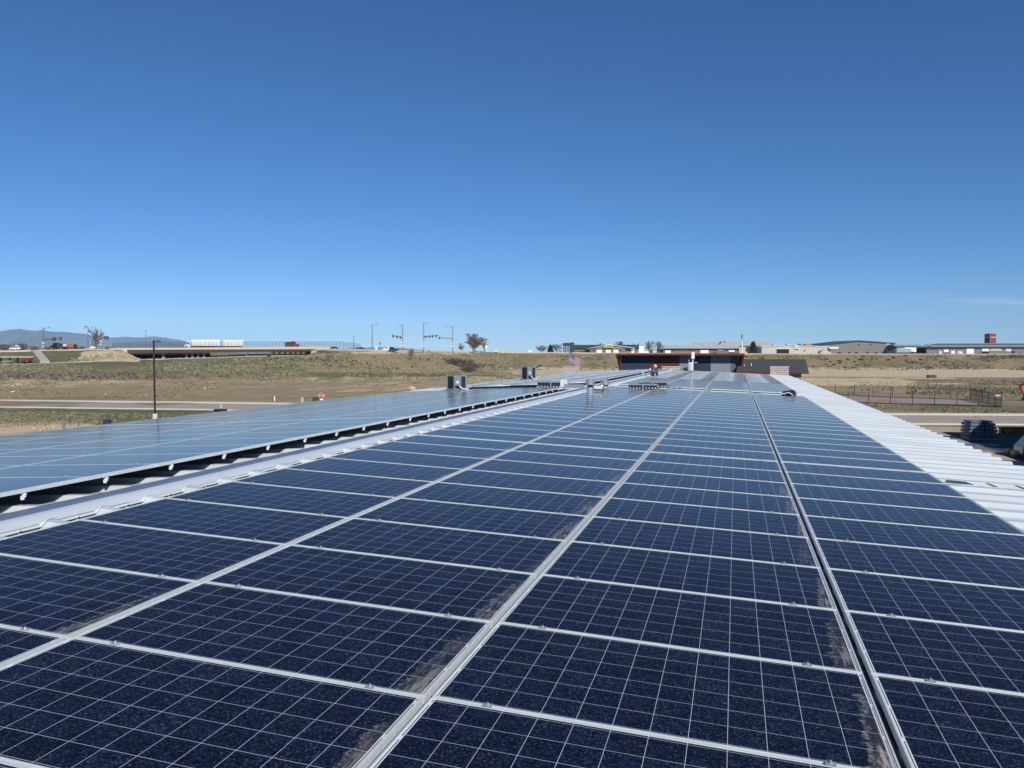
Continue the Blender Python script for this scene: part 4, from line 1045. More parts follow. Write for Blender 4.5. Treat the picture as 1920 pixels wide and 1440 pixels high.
# ------------------------------------------------------------------ far buildings; all face the picture
class Far:
    def __init__(s, name, px, py, D, label, cat='building', group=None):
        s.D = D; s.k = D/F; s.px = px; s.py = py; s.e = empty(name, fwd(px, py, D), label, cat, group, RZ)
    def x(s, px): return (px-s.px)*s.k
    def z(s, py): return (s.py-py)*s.k
    def box(s, name, m, x0, x1, y0, y1, d0=0, d1=8, parent=None, **k):
        return MB().box(s.x(x0), s.x(x1), d0, d1, s.z(y1), s.z(y0)).build(name, M[m], parent or s.e, **k)
    def prism(s, name, m, pts, d0, d1, parent=None):
        return MB().prism([(s.x(a), s.z(b)) for a, b in pts], d0, d1).build(name, M[m], parent or s.e)
BG = 'industrial buildings beyond the embankment'
b = Far('metal_warehouse', 1606, 665, 520, 'large grey gabled metal warehouse with a pink downpipe panel', group=BG)
b.prism('wall', 'grey', [(1534, 665), (1534, 648), (1609, 639.6), (1677.5, 644.2), (1677.5, 665)], 0, 40)
b.prism('roof', 'dkroof', [(1532, 648.2), (1532, 647.2), (1609, 638.2), (1679, 643), (1679, 644.2), (1609, 639.6)], -.8, 41)
b.box('downpipe_panel', 'barrier', 1661, 1668, 643.8, 660, -.3, 0)
for x0, x1 in ((1570.5, 1576), (1590.5, 1594.5), (1603, 1608), (1624, 1628), (1640, 1645)): b.box('window', 'black', x0, x1, 660.2, 663.8, -.15, 0)
for px in (1609, 1631): b.box('wall_lamp', 'dkroof', px, px+2, 644.5, 646.5, -.6, 0)
b = Far('beige_shop', 1500, 665.2, 490, 'beige metal shop with a black open bay and white AUTE sign', group=BG)
b.prism('wall', 'beige', [(1428, 665), (1428, 650.5), (1480, 647.3), (1531, 649), (1531, 665)], 0, 30)
b.prism('roof', 'white', [(1427, 650.6), (1427, 649.9), (1480, 646.6), (1532, 648.3), (1532, 649.1), (1480, 647.3)], -.5, 30)
b.box('wall', 'beige', 1531, 1553.5, 650.2, 665, .6, 24); b.box('trim', 'white', 1530.5, 1554.5, 648.9, 650.2, .2, 24.2); b.box('wall', 'beige', 1553.5, 1560, 651, 665, 1.4, 20)
b.box('canopy', 'white', 1553.5, 1571, 650.5, 653.8, -1, 6); b.box('open_bay', 'black', 1456, 1479.3, 654.4, 663.2, -.12, 0)
b.box('door_track', 'white', 1455, 1480.3, 653.6, 654.4, -.2, 0)
o = b.box('sign', 'white', 1488, 1498.5, 648.2, 655.6, -.35, 0); 
text_mesh('AUTE', 4.6*b.k, 'lettering', M['carblack'], b.e, (b.x(1493.4), -.4, b.z(651.2)), (math.pi/2, 0, 0)); b.box('sign_bar', 'carblack', 1489, 1497, 654, 655.3, -.42, -.36)
for px, m_ in ((1484, 'beige'), (1507, 'dkroof'), (1458, 'beige')): b.box('roof_unit', m_, px-2, px+2, 644.3 if px > 1460 else 646, 648.4, 6, 9)
b.box('roof_unit', 'orange2', 1517, 1528, 644.4, 648.4, 6, 10)
for px in (1508, 1541): b.prism('wall_lamp', 'dkroof', [(px-1.5, 657.5), (px+1.8, 655.4), (px+1.8, 657)], -.8, 0)
b.box('bay_box', 'grey', 1535, 1540, 657, 661, -.3, 0)
b = Far('long_slate_warehouse', 1800, 665.4, 510, 'very long slate warehouse with white doors below the red tank', group=BG)
b.box('wall', 'grey2', 1737, 1990, 651.4, 666, 0, 30); b.prism('roof', 'blroof', [(1728, 651.0), (1760, 643.6), (1990, 643.2), (1990, 650.4)], -1.2, 0)
b.box('roof_edge', 'dkroof', 1727, 1990, 650.2, 651.6, -1.4, 0); b.box('roof_band', 'dkroof', 1742, 1990, 644.8, 646.2, -1.45, -1.2)
b.prism('roof', 'blroof', [(1727, 648.5), (1735, 644.6), (1743, 648.5)], -2, -1.2)
b.box('canopy_wall', 'black', 1716, 1737, 652, 666, 2, 20); b.box('canopy', 'dkroof', 1676, 1740, 649.2, 652, -3, 20); b.box('roof', 'blroof', 1677, 1728, 646.2, 649.2, 1, 20); b.box('wall', 'grey2', 1677, 1717, 652, 666, 9, 20)
for x0, x1, y0, y1 in ((1769.5, 1778, 655.5, 660.5), (1783, 1790, 657.5, 663), (1795, 1804, 658.8, 664.8), (1812, 1825.5, 653.5, 664.4), (1841, 1854, 653, 658.6), (1885.5, 1895, 653.7, 655.6), (1885.5, 1895, 656.4, 658.6), (1761, 1765, 658.5, 663)): b.box('door', 'door', x0, x1, y0, y1, -.2, 0)
b.box('door', 'beige', 1856.5, 1877, 652, 658, -.2, 0); b.box('open_bay', 'black', 1841, 1854, 658.6, 663.5, -.15, 0); b.box('window', 'black', 1896, 1903, 658.5, 661.5, -.15, 0); b.box('window', 'black', 1770, 1778, 660.5, 664, -.15, 0); b.box('stripe', 'black', 1741, 1758, 655.2, 655.8, -.1, 0)
b = Far('water_tank', 1856, 665, 620, 'tall round red tank with a white band behind the slate warehouse', 'tank')
mb = MB(); R_ = 9.4*b.k; mb.tube((0, 0, 0), (0, 0, b.z(626.5)), R_, R_, 28); mb.tube((0, 0, b.z(626.5)), (0, 0, b.z(625.2)), R_, R_*.55, 28); mb.build('tank_shell', M['redtank'], b.e)
mb = MB(); mb.tube((0, 0, b.z(633)), (0, 0, b.z(632)), R_*1.012, R_*1.012, 28); mb.build('band', M['white'], b.e)
mb = MB()
for k in range(14): t = k*math.pi/7; mb.tube((R_*.95*math.cos(t), R_*.95*math.sin(t), b.z(626.4)), (R_*.95*math.cos(t), R_*.95*math.sin(t), b.z(624.4)), .08, n=4)
for k in range(28): t = k*math.pi/14; t2 = t+math.pi/14; mb.tube((R_*.95*math.cos(t), R_*.95*math.sin(t), b.z(624.6)), (R_*.95*math.cos(t2), R_*.95*math.sin(t2), b.z(624.6)), .07, n=4)
mb.build('railing', M['white'], b.e)
mb = MB(); mb.box(-R_*.62, -R_*.55, -R_-.25, -R_*.7, 0, b.z(626)); mb.build('ladder', M['silver'], b.e)
# brown block building and the long roofs behind it
b = Far('brown_block_building', 1313, 665, 495, 'long brown block building with grey roof and white doors behind the red fascia', group=BG)
b.box('wall', 'brickbrown', 1243.5, 1385, 654, 666, 0, 22); b.prism('roof', 'ltroof', [(1242, 654.4), (1246, 647.2), (1384, 646.4), (1385.5, 653.6)], -1, 0); b.box('roof_edge', 'dkroof', 1242, 1386, 653.4, 654.3, -1.2, 0); b.box('trim', 'rust', 1383.5, 1385.5, 654, 666, -.3, 22)
for x0, x1, y0, y1 in ((1247, 1257.5, 656.8, 663.5), (1313, 1328.5, 656, 663.5), (1366, 1377, 656.3, 660.2)): b.box('door', 'door', x0, x1, y0, y1, -.2, 0)
b.box('open_bay', 'black', 1366, 1377, 660.2, 662.5, -.15, 0); b.box('window', 'silver', 1345.5, 1356, 655, 658, -.3, 0)
for px in (1293, 1340, 1261): b.box('wall_lamp', 'black', px, px+2, 656, 657.2, -.5, 0)
b = Far('grey_roofed_hall', 1370, 665, 560, 'pale grey roofed hall rising behind the brown block building', group=BG)
b.box('wall', 'beige', 1300, 1446, 648.5, 666, 0, 30); b.prism('roof', 'ltroof', [(1296.5, 648.8), (1299, 642), (1446, 641), (1448, 648.5)], -1, 0); b.box('white_wall', 'white', 1428, 1449, 648.6, 652, -1.2, -1)
b.prism('roof_vent', 'dkroof', [(1348, 642.4), (1349.5, 640.2), (1351, 642.4)], -3, -1)
b = Far('green_roofed_garage', 1130, 664.5, 470, 'brown garage with dark green roof, glass tower and yellow gable sign', group=BG)
b.box('wall', 'brickbrown', 1076, 1198, 653, 666, 0, 25); b.prism('roof', 'green', [(1075, 653.6), (1077, 646.6), (1197, 646.4), (1198, 653.2)], -.8, 0)
b.box('tower', 'green', 1069, 1076.3, 642.3, 666, -2, 6); b.box('glass_bay', 'blroof', 1057, 1069, 646.6, 666, -1.5, 5); b.box('tower_roof', 'green', 1055.5, 1070, 643.8, 646.8, -2.2, 5.5); b.box('tower_roof', 'dkroof', 1059, 1066, 642.8, 643.8, -1, 4)
for px in (1060, 1065): b.box('mullion', 'dkroof', px, px+.5, 646.8, 662, -1.7, -1.5)
b.prism('gable', 'ltgrey', [(1102, 653.4), (1140, 646.6), (1172, 653.4)], -1.6, -.9); b.box('wall', 'brickbrown', 1102, 1172, 653.4, 666, -1.4, 0)
b.prism('roof_edge', 'white', [(1100, 654.0), (1140, 645.8), (1190, 652.4), (1190, 653.2), (1140, 646.9), (1101, 654.2)], -2.4, -1.7)
o = b.box('sign', 'yellow', 1130, 1148, 647.9, 652.3, -2.7, -2.45)
for i, (x0, w_) in enumerate(((1131, 1.6), (1133.6, 1.4), (1136.2, 2.2), (1139.4, 2.0), (1142.2, 1.2), (1144.4, 2.6))): b.prism('lettering', 'green', [(x0, 651.6), (x0+w_*.3, 648.8), (x0+w_, 648.8), (x0+w_*.6, 651.6)], -2.76, -2.71)
for x0 in (1118, 1135.3, 1149): b.box('garage_door', 'door', x0, x0+10, 656, 662.6, -1.6, -1.4)
b.box('trim', 'navy', 1145.5, 1148.5, 655.5, 663, -1.55, -1.4); b.box('white_wall', 'white', 1183.5, 1189, 654.3, 663.5, -.2, 0); b.box('white_wall', 'white', 1197, 1208, 648.5, 664, -.4, 8)
for px in (1113.5, 1161.8): b.prism('wall_lamp', 'black', [(px-1.2, 657), (px+1.4, 654.6), (px+1.4, 656.3)], -2, -1.4)
b.box('window', 'black', 1096, 1107, 656.3, 659.2, -.25, 0); b.box('window', 'black', 1087, 1094, 658.4, 659.6, -.25, 0)
b = Far('small_white_building', 1226, 665, 520, 'small white building glimpsed between bare trees', group=BG)
b.box('wall', 'white', 1208, 1243, 656.5, 666, 0, 10); b.box('roof', 'ltroof', 1207, 1244, 654.5, 656.5, -.5, 10); b.box('window', 'black', 1218, 1224, 658, 662, -.1, 0)
b = Far('white_silo', 1391, 665, 470, 'slim white pole sign with blue lattice top above the embankment', 'sign pole')
mb = MB(); mb.tube((0, 0, 0), (0, 0, b.z(636)), .42, .42, 10); mb.build('pole', M['white'], b.e); mb = MB(); 
for k in range(4): mb.box(-.55, .55, -.3, .3, b.z(635-k*2.2), b.z(633.6-k*2.2))
mb.box(-.5, -.3, -.1, .1, b.z(636), b.z(627)); mb.box(.3, .5, -.1, .1, b.z(636), b.z(627)); mb.build('lattice_top', M['signal'], b.e)
b.box('side_lamp', 'dkroof', 1392.5, 1394.6, 638.4, 640.2, -.3, .3)
for px, py, w_ in ((994, 659.5, 8), (866, 656, 0), (930, 657, 5)):
    if w_: 
        b = Far('white_trailer', px, 662, 600, 'white trailer on the plain behind the crest, ' + ('right one' if px > 950 else 'left one'), 'trailer', 'far white trailers'); b.box('body', 'white', px-w_/2, px+w_/2, 656.5, 660.5, 0, 2); b.box('wheels', 'rubber', px-w_/2+1, px+w_/2-1, 660.5, 662, .2, 1.8)
# ------------------------------------------------------------------ bridge
def at_d(px, d):
    r = ray(px, 664.8); h = math.hypot(r[0], r[1]); return Vector((r[0]/h*d, r[1]/h*d, 0))
BA, BB = at_d(205, 273), at_d(592, 273); BDIR = (BB-BA).normalized(); BN = Vector((-BDIR.y, BDIR.x, 0))
br = empty('road_bridge', (BA.x, BA.y, 0), 'highway overpass with brown girders, pale barrier and mesh fence', 'bridge', rz=math.atan2(BDIR.y, BDIR.x))
def bx(px, off=0):           # local x on the bridge line where the picture column px meets it
    r = ray(px, 664.8); o = BA+BN*off; det = r[0]*(-BDIR.y)+r[1]*BDIR.x
    t = (o.x*(-BDIR.y)+o.y*BDIR.x)/det; P = Vector((r[0]*t, r[1]*t, 0)); return (P-o).dot(BDIR)
def bz(px, py, off=0):
    P = BA+BN*off+BDIR*bx(px, off); D = P.x*math.sin(YAW)+P.y*math.cos(YAW); return EYE-(py-HOR)*D/F
def beam(name, m, a, b, ta, tb, ba, bb, y0, y1, parent=None):
    xa, xb = bx(a), bx(b); q = [(xa, bz(a, ba)), (xb, bz(b, bb)), (xb, bz(b, tb)), (xa, bz(a, ta))]
    return MB().prism(q, y0, y1).build(name, M[m], parent or br)
beam('barrier', 'barrier', 205, 592, 652.8, 649.9, 655.6, 654.0, 0, .5)
beam('deck', 'pier', 212, 590, 655.7, 654.1, 656.4, 654.9, -.25, 17)
beam('girder', 'girder', 232, 584, 655.9, 654.5, 662.6, 658.8, .05, 16.5)
beam('barrier', 'barrier', 205, 592, 652.9, 650.2, 655.5, 654.0, 16.4, 16.9)
beam('approach_wall', 'barrier', 592, 619, 650.0, 650.6, 656.4, 655.0, 0, .5)
beam('abutment', 'pier', 204, 236, 655.8, 655.8, 666, 666, .2, 16); beam('wing_wall', 'barrier', 226, 238.5, 655.8, 655.8, 664.2, 664.2, -.3, .2)
beam('abutment', 'pier', 583, 594, 654.3, 654.3, 664, 662, .3, 16)
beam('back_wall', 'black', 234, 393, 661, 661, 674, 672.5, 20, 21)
for px in (306.2, 317.5, 349.5, 360.5, 371.5, 382.5):
    w_ = 3.1 if px < 310 else 1.8; off = 2.0 if px < 310 else (14 if px < 330 else 2.0)
    x_ = bx(px, off); zz = bz(px, 661.2); k_ = .16
    MB().box(x_-w_*k_, x_+w_*k_, off, off+1.2, bz(px, 675), zz).build('pier', M['pier'], br)
for px in (513.5, 524.5, 534.7, 545, 554.5, 564.5, 573.5):
    x_ = bx(px, 3); MB().box(x_-.28, x_+.28, 3, 3.9, bz(px, 668), bz(px, 659.3)).build('pier', M['pier'], br)
beam('pier_cap', 'girder', 508, 582, 659.0, 658.4, 660.6, 659.8, 2.6, 4.4)
mb = MB(); mb2 = MB(); xa, xb = bx(211), bx(676); n_ = 66
for k in range(n_+1):
    x_ = xa+(xb-xa)*k/n_; P = BA+BDIR*x_; D = P.x*math.sin(YAW)+P.y*math.cos(YAW); px = 960+F*(P.x*RV[0]+P.y*RV[1])/D
    z0, z1 = EYE-(np.interp(px, [205, 592, 700], [652.8, 650, 653])-HOR)*D/F, EYE-(np.interp(px, [211, 350, 640, 676], [643.8, 641, 640.6, 645])-HOR)*D/F
    mb.box(x_-.035, x_+.035, .2, .27, z0, z1)
    if k: 
        for f_ in (0, .5, 1.0): 
            ra_, rb_ = pz0+(pz1-pz0)*f_, z0+(z1-z0)*f_; mb.add([(px_, .2, ra_), (x_, .2, rb_), (x_, .2, rb_+.05), (px_, .2, ra_+.05)], [(0, 1, 2, 3)])
        for j in range(1, 16):
            u = px_+(x_-px_)*j/16; lo = pz0+(z0-pz0)*j/16; hi = pz1+(z1-pz1)*j/16; mb2.box(u-.006, u+.006, .205, .215, lo, hi)
        for j in range(1, 10):
            f_ = j/10; ra_, rb_ = pz0+(pz1-pz0)*f_, z0+(z1-z0)*f_; mb2.add([(px_, .21, ra_), (x_, .21, rb_), (x_, .21, rb_+.013), (px_, .21, ra_+.013)], [(0, 1, 2, 3)])
    px_, pz0, pz1 = x_, z0, z1
mb.build('fence_frame', M['fence'], br); mb2.build('fence_mesh', M['fence'], br)
# concrete drain chute on the left slope
P0, P1 = at_d(66, 273), at_d(84, 246); ch = []
for t in np.linspace(0, 1, 10): q_ = P0.lerp(P1, float(t)); ch.append((q_.x, q_.y, gz(q_.x, q_.y)))
o = ribbon('drain_chute', ch, 2.1, M['concrete'], .32, thick=.5); tag(o, 'pale concrete drain chute running down the green slope at left', 'chute')

# ------------------------------------------------------------------ vehicles (side on)
def wheels(e, xs, r, y0, y1, w=.25):
    for x in xs:
        for y in (y0, y1):
            o = MB().tube((x, y, r), (x, y+w, r), r, r, 16).build('wheel', M['rubber'], e)
            MB().tube((x, y-.01, r), (x, y+w+.01, r), r*.5, r*.5, 12).build('rim', M['silver'], o)
def car(kind, px, py, wpx, D, m, label, flip=False, loc=None, group=None):
    p = loc or fwd(px, py, D); L_ = wpx*D/F; e = empty(kind, p, label, {'suv': 'car', 'sedan': 'car', 'pickup': 'pickup', 'van': 'van'}[kind], group, RZ+(math.pi if flip else 0))
    h = {'suv': .36, 'sedan': .30, 'pickup': .33, 'van': .42}[kind]*L_; W = .38*L_
    s = L_; 
    P = {'suv': [(-.5,.10),(.5,.10),(.5,.22),(.46,.245),(.27,.26),(.20,.355),(-.40,.36),(-.48,.24)],
         'sedan': [(-.5,.09),(.5,.09),(.5,.17),(.46,.195),(.24,.21),(.10,.295),(-.18,.30),(-.34,.21),(-.48,.20)],
         'pickup': [(-.5,.11),(.5,.11),(.5,.20),(.46,.225),(.25,.235),(.16,.33),(-.08,.33),(-.11,.225),(-.5,.225)],
         'van': [(-.5,.09),(.5,.09),(.5,.20),(.40,.25),(.28,.41),(-.48,.42),(-.5,.38)]}[kind]
    MB().prism([(a*s, b*s) for a, b in P], -W/2, W/2).build('body', m, e, bevel=.03*s)
    Q = {'suv': [(.245,.265),(.195,.335),(-.385,.34),(-.44,.26)], 'sedan': [(.205,.215),(.09,.28),(-.17,.285),(-.30,.215)],
         'pickup': [(.225,.24),(.15,.31),(-.06,.31),(-.08,.24)], 'van': [(.37,.27),(.28,.375),(.10,.375),(.10,.27)]}[kind]
    for yy in (-W/2-.012, W/2): MB().prism([(a*s, b*s) for a, b in Q], yy, yy+.012).build('window', M['glass'], e)
    wheels(e, (-.31*s, .31*s), .075*s, -W/2-.03, W/2-.2)
    for yy in (-.3, .3): MB().box(.49*s, .503*s, yy*W-.12, yy*W+.12, .16*s, .185*s).build('headlight', M['white'], e)
    return e
def truck(px, py, L_, D, label, parts, cat='truck', flip=False, loc=None, zoff=0):
    p = loc or fwd(px, py, D); e = empty('truck', p, label, cat, 'trucks on the highway', RZ+(math.pi if flip else 0))
    for nm, m, pts, w in parts:
        if nm == 'wheel': wheels(e, pts, w, -1.2, .95)
        else: MB().prism(pts, -w/2, w/2).build(nm, M[m], e, bevel=.04)
    return e
cabp = lambda x, s: [(x, .55), (x+s*2.3, .55), (x+s*2.3, 1.5), (x+s*1.55, 1.65), (x+s*1.3, 2.9), (x, 3.0)]
# on the bridge deck
def deck_pt(px, off): P = BA+BN*off+BDIR*bx(px, off); return Vector((P.x, P.y, bz(px, 653.8, off)))
k1 = 240/F
e = truck(0, 0, 0, 0, 'white lorry pulling two white box trailers across the bridge', [
    ('trailer', 'white', [(-7.7, 1.1), (1.0, 1.1), (1.0, 3.5), (-7.7, 3.5)][:4], 2.5), ('trailer', 'white', [(1.9, 1.1), (8.2, 1.1), (8.2, 3.45), (1.9, 3.45)], 2.5),
    ('cab', 'white', [(-9.9, .5), (-8.0, .5), (-8.0, 2.9), (-8.9, 2.9), (-9.2, 1.7), (-9.9, 1.5)], 2.3), ('cab_window', 'glass', [(-9.1, 1.75), (-8.4, 1.75), (-8.4, 2.5), (-8.85, 2.5)], 2.33),
    ('chassis', 'blackplas', [(-9.5, .4), (8.0, .4), (8.0, 1.05), (-9.5, 1.05)], 1.6), ('wheel', '', (-9.3, -7.2, -6.0, .2, 2.6, 7.2), .5)], loc=deck_pt(407, 6))
e.rotation_euler = (0, 0, math.atan2(BDIR.y, BDIR.x)); e.scale = (1, 1, .82)
e = truck(0, 0, 0, 0, 'red dump truck with a dark tipper bed crossing the bridge', [('tipper_bed', 'girder', [(-2.1, 1.0), (.1, 1.0), (.0, 2.5), (-2.1, 2.3)], 2.3), ('cab', 'darkred', [(.2, .7), (2.5, .7), (2.5, 1.5), (1.5, 1.75), (1.1, 2.6), (.2, 2.7)], 2.2),
    ('cab_window', 'glass', [(.5, 1.8), (1.3, 1.8), (1.0, 2.4), (.5, 2.4)], 2.23), ('chassis', 'blackplas', [(-2.1, .5), (2.3, .5), (2.3, .95), (-2.1, .95)], 1.5), ('wheel', '', (-1.4, -.5, 1.7), .48)], loc=deck_pt(547, 6), flip=False)
e.rotation_euler = (0, 0, math.atan2(BDIR.y, BDIR.x)); e.scale = (1, 1, .95)
def on_t(px, d): q_ = at_d(px, d); return Vector((q_.x, q_.y, gz(q_.x, q_.y)+.35))
car('sedan', 627, 0, 15.5, 285, M['carblack'], 'black car leaving the bridge, left one of two on the crest', loc=on_t(627, 297))
car('sedan', 676.5, 0, 17, 285, M['carblack'], 'black car on the crest between the bridge and the signals', loc=on_t(676, 312), flip=True)
e = truck(0, 0, 0, 0, 'white cab pickup with a dark loaded flatbed near the traffic signals', [('cab', 'white', [(-2.9, .6), (-.2, .6), (-.2, 1.9), (-1.6, 1.9), (-2.0, 1.3), (-2.9, 1.2)], 1.9), ('cab_window', 'glass', [(-1.9, 1.3), (-.5, 1.3), (-.5, 1.75), (-1.6, 1.75)], 1.93),
    ('flatbed', 'blackplas', [(-.1, .5), (3.4, .5), (3.4, 1.15), (1.6, 1.3), (1.3, 2.0), (.1, 1.9)], 1.9), ('skirt', 'blackplas', [(-2.8, .35), (1, .35), (1, .6), (-2.8, .6)], 1.6), ('wheel', '', (-2.1, .9, 1.8), .42)], loc=on_t(731, 318)+Vector((0, 0, -.3)), cat='pickup')
car('suv', 28, 0, 17.5, 245, M['white'], 'white suv driving on the embankment at the far left', loc=on_t(28.5, 281), flip=True)
e = truck(0, 0, 0, 0, 'black flatbed truck on the left crest before the mountains', [('cab', 'carblack', [(-2.2, .5), (-.1, .5), (-.1, 2.1), (-1.1, 2.0), (-1.5, 1.3), (-2.2, 1.1)], 1.9), ('flatbed', 'girder', [(0, .7), (2.4, .7), (2.4, 1.0), (.9, 1.1), (.7, 1.9), (0, 1.9)], 2), ('wheel', '', (-1.5, 1.5), .4)], loc=on_t(110, 283))
e = truck(0, 0, 0, 0, 'white and orange concrete truck on the left crest', [('cab', 'white', [(-2.3, .5), (-1.1, .5), (-1.1, 2.0), (-2.0, 2.0), (-2.3, 1.4)], 2.0), ('drum', 'orange2', [(-1.0, .8), (1.1, .9), (1.5, 1.5), (1.0, 2.1), (-.6, 2.2), (-1.0, 1.6)], 1.7), ('chute', 'blackplas', [(1.2, 1.2), (2.1, 1.0), (2.2, 1.6), (1.4, 2.1)], 1.0), ('wheel', '', (-1.8, .5, 1.4), .42)], loc=on_t(133, 283)); e.scale = (.9, .9, .78)
car('van', 174, 0, 11, 245, M['white'], 'white van at the foot of the dead tree, left one', loc=on_t(173, 280), flip=True); car('suv', 184, 0, 12, 245, M['silver'], 'pale suv at the foot of the dead tree, right one', loc=on_t(184.5, 281), flip=True)
e = empty('farm_trailer', on_t(28, 246)+Vector((0, 0, -.4)), 'low equipment trailer with long pale beam and red machine below the left slope', 'trailer', rz=RZ)
mb = MB(); mb.box(-5.4, 4.9, -.3, .3, 1.35, 1.62); mb.build('beam', M['barrier'], e); mb = MB(); mb.prism([(2.0, .3), (4.0, .3), (3.9, .8), (3.3, 1.1), (2.3, .9)], -.8, .8); mb.build('machine_body', M['darkred'], e, bevel=.05)
mb = MB(); mb.box(-5.0, -4.7, -.3, .3, 0, 1.35); mb.box(-3.9, -3.7, -.3, .3, .2, 1.35); mb.box(-1.5, -1.3, -.3, .3, .5, 1.35); mb.box(.6, .8, -.3, .3, .1, 1.35); mb.box(4.4, 4.6, -.2, .2, .8, 1.35); mb.build('leg', M['blackplas'], e); mb = MB(); mb.box(-3, -.6, -.5, .5, .2, .55); mb.build('bin', M['silver'], e); wheels(e, (2, 3.6), .35, -.9, .7)
# tanker and parked vehicles on the right crest
e = truck(1690, 665, 18, 452, 'silver tanker lorry with dark blue cab driving on the right crest road', [('cab', 'bluecar', [(-8.2, .6), (-4.6, .6), (-4.6, 3.0), (-5.9, 3.0), (-6.3, 1.8), (-8.1, 1.6)], 2.4), ('cab_window', 'glass', [(-6.15, 1.9), (-5.0, 1.9), (-5.0, 2.7), (-5.8, 2.7)], 2.43),
    ('tank', 'silver', [(-3.4, 1.2), (4.6, 1.2), (5.0, 1.8), (4.8, 3.4), (1.0, 3.7), (-3.0, 3.7), (-3.5, 3.2)], 2.4), ('white_panel', 'white', [(1.0, 2.2), (7.8, 1.4), (7.8, 4.1), (1.0, 4.1)], 2.2), ('chassis', 'blackplas', [(-8, .45), (7.8, .45), (7.8, 1.15), (-8, 1.15)], 1.8), ('wheel', '', (-7.2, -3.6, -2.4, 4.8, 6.0, 7.1), .52)], loc=fwd(1690.5, 665.0, 452))
for e_ in e.children:
    pass
PK = [('pickup', 1740, 10, 'carblack', 'black pickup parked before the slate warehouse, left of a pair'), ('pickup', 1749.5, 9, 'carblack', 'black pickup parked before the slate warehouse, right of a pair'),
      ('suv', 1723, 11, 'girder', 'dark brown vehicle under the black canopy behind the tanker'), ('suv', 1774, 7.5, 'carblack', 'black car parked before the leftmost white warehouse door'),
      ('van', 1799.5, 9.5, 'white', 'white van parked beside the tall white warehouse door'), ('suv', 1841, 9.5, 'carblack', 'dark suv parked left of the open warehouse bay'), ('sedan', 1882, 8, 'grey', 'grey sedan parked right of the yellowish door'),
      ('pickup', 1911, 11, 'carblack', 'black pickup parked at the far right end of the slate warehouse'), ('suv', 1575, 9, 'carblack', 'black suv parked at the left end of the gabled warehouse'), ('sedan', 1584, 7, 'darkred', 'dark sedan next to the black suv at the gabled warehouse'),
      ('pickup', 1642.5, 8, 'carblack', 'dark pickup parked before the right end of the gabled warehouse'), ('sedan', 1651, 8, 'bluecar', 'dark blue sedan parked just left of the tanker cab'), ('suv', 1048, 12, 'silver', 'silver suv parked left of the dark glass tower')]
for i, (kd, px, w_, m_, lb) in enumerate(PK): car(kd, px, 665.4 if px > 1100 else 660.5, w_, 484 if px > 1100 else 455, M[m_], lb, flip=i % 2 == 0, group='parked cars beyond the embankment')
car('suv', 1340.5, 663.8, 0.1+9, 488, M['carblack'], 'dark suv parked before the brown block building', group='parked cars beyond the embankment')

# ------------------------------------------------------------------ traffic signals and street lights
M['signalhead'] = mat('signal_housing', (.10, .075, .04), .6)
def light(px, ytop, ybase, D, arm_px, label, mast=None, name='street_light', cat='street light'):
    b = Far(name, px, ybase, D, label, cat, 'street lights and signals on the crest'); w_ = .16
    MB().tube((0, 0, -1.5), (0, 0, b.z(ytop)), w_*1.25, w_*.8, 8).build('pole', M['signal'], b.e)
    ax = b.x(px+arm_px); s = 1 if arm_px > 0 else -1
    mb = MB(); mb.tube((0, 0, b.z(ytop+2)), (ax*.4, 0, b.z(ytop+.7)), .09, .08, 6); mb.tube((ax*.4, 0, b.z(ytop+.7)), (ax*.8, 0, b.z(ytop)), .08, .07, 6); mb.build('arm', M['signal'], b.e)
    MB().box(min(ax*.78, ax), max(ax*.78, ax), -.15, .15, b.z(ytop)-.1, b.z(ytop)+.1).build('lamp_head', M['signal'], b.e)
    if mast:
        mx, my0, my1, sig = mast
        MB().tube((0, 0, b.z(my0)), (b.x(mx), 0, b.z(my1)), .22, .15, 8).build('mast_arm', M['signal'], b.e)
        for sp_ in sig:
            t = (sp_-px)/(mx-px); zz = b.z(my0+(my1-my0)*t); o = MB().box(b.x(sp_)-.28, b.x(sp_)+.28, -.35, -.18, zz-.75, zz+.45).build('signal_head', M['signalhead'], b.e)
            for q_ in range(3): MB().tube((b.x(sp_), -.36, zz+.25-q_*.38), (b.x(sp_), -.42, zz+.25-q_*.38), .11, n=8).build('lens', M['darkred'] if q_ == 0 else M['blackplas'], o)
        MB().box(-.42, .42, -.3, -.22, b.z(ybase-13.5), b.z(ybase-17.5)).build('plate', M['barrier'], b.e)
        MB().box(-.2, .2, -.35, -.15, b.z(ybase-8), b.z(ybase-11)).build('control_box', M['white'], b.e)
    return b
light(698, 608.5, 656, 315, 11, 'tall single-arm street light left of the traffic signals')
light(755, 609.5, 657.5, 330, -9, 'signal pole with lamp to the left and drooping mast arm', (736, 633, 629.3, (737.2, 744.6, 751)), 'traffic_signal', 'traffic signal')
light(794.6, 605.8, 658, 345, 9, 'tallest signal pole, mast arm with four signals pointing right', (823, 631.5, 629, (798.5, 805.3, 811.2, 818)), 'traffic_signal', 'traffic signal')
light(849, 611.5, 658.5, 365, -17, 'signal pole with mast arm pointing left, nearest the bare cottonwood', (822, 634.8, 633, (824.3,)), 'traffic_signal', 'traffic signal')
light(82, 614.5, 658.8, 268, 13, 'signal pole at the far left before the mountain peaks', (116, 636.8, 634.0, (101.3, 105, 115)), 'traffic_signal', 'traffic signal')
light(190.5, 618.5, 655.5, 272, -1, 'signal pole right of the dead tree', (204, 632.2, 632.6, (198.5, 203)), 'traffic_signal', 'traffic signal')
light(165, 632, 655.5, 268, -2, 'short light pole left of the dead tree'); light(273.8, 619, 648, 420, -7, 'thin distant street light above the bridge left end'); light(663.5, 629.5, 652, 420, -1.2, 'thin distant street light left of the crest sedan')
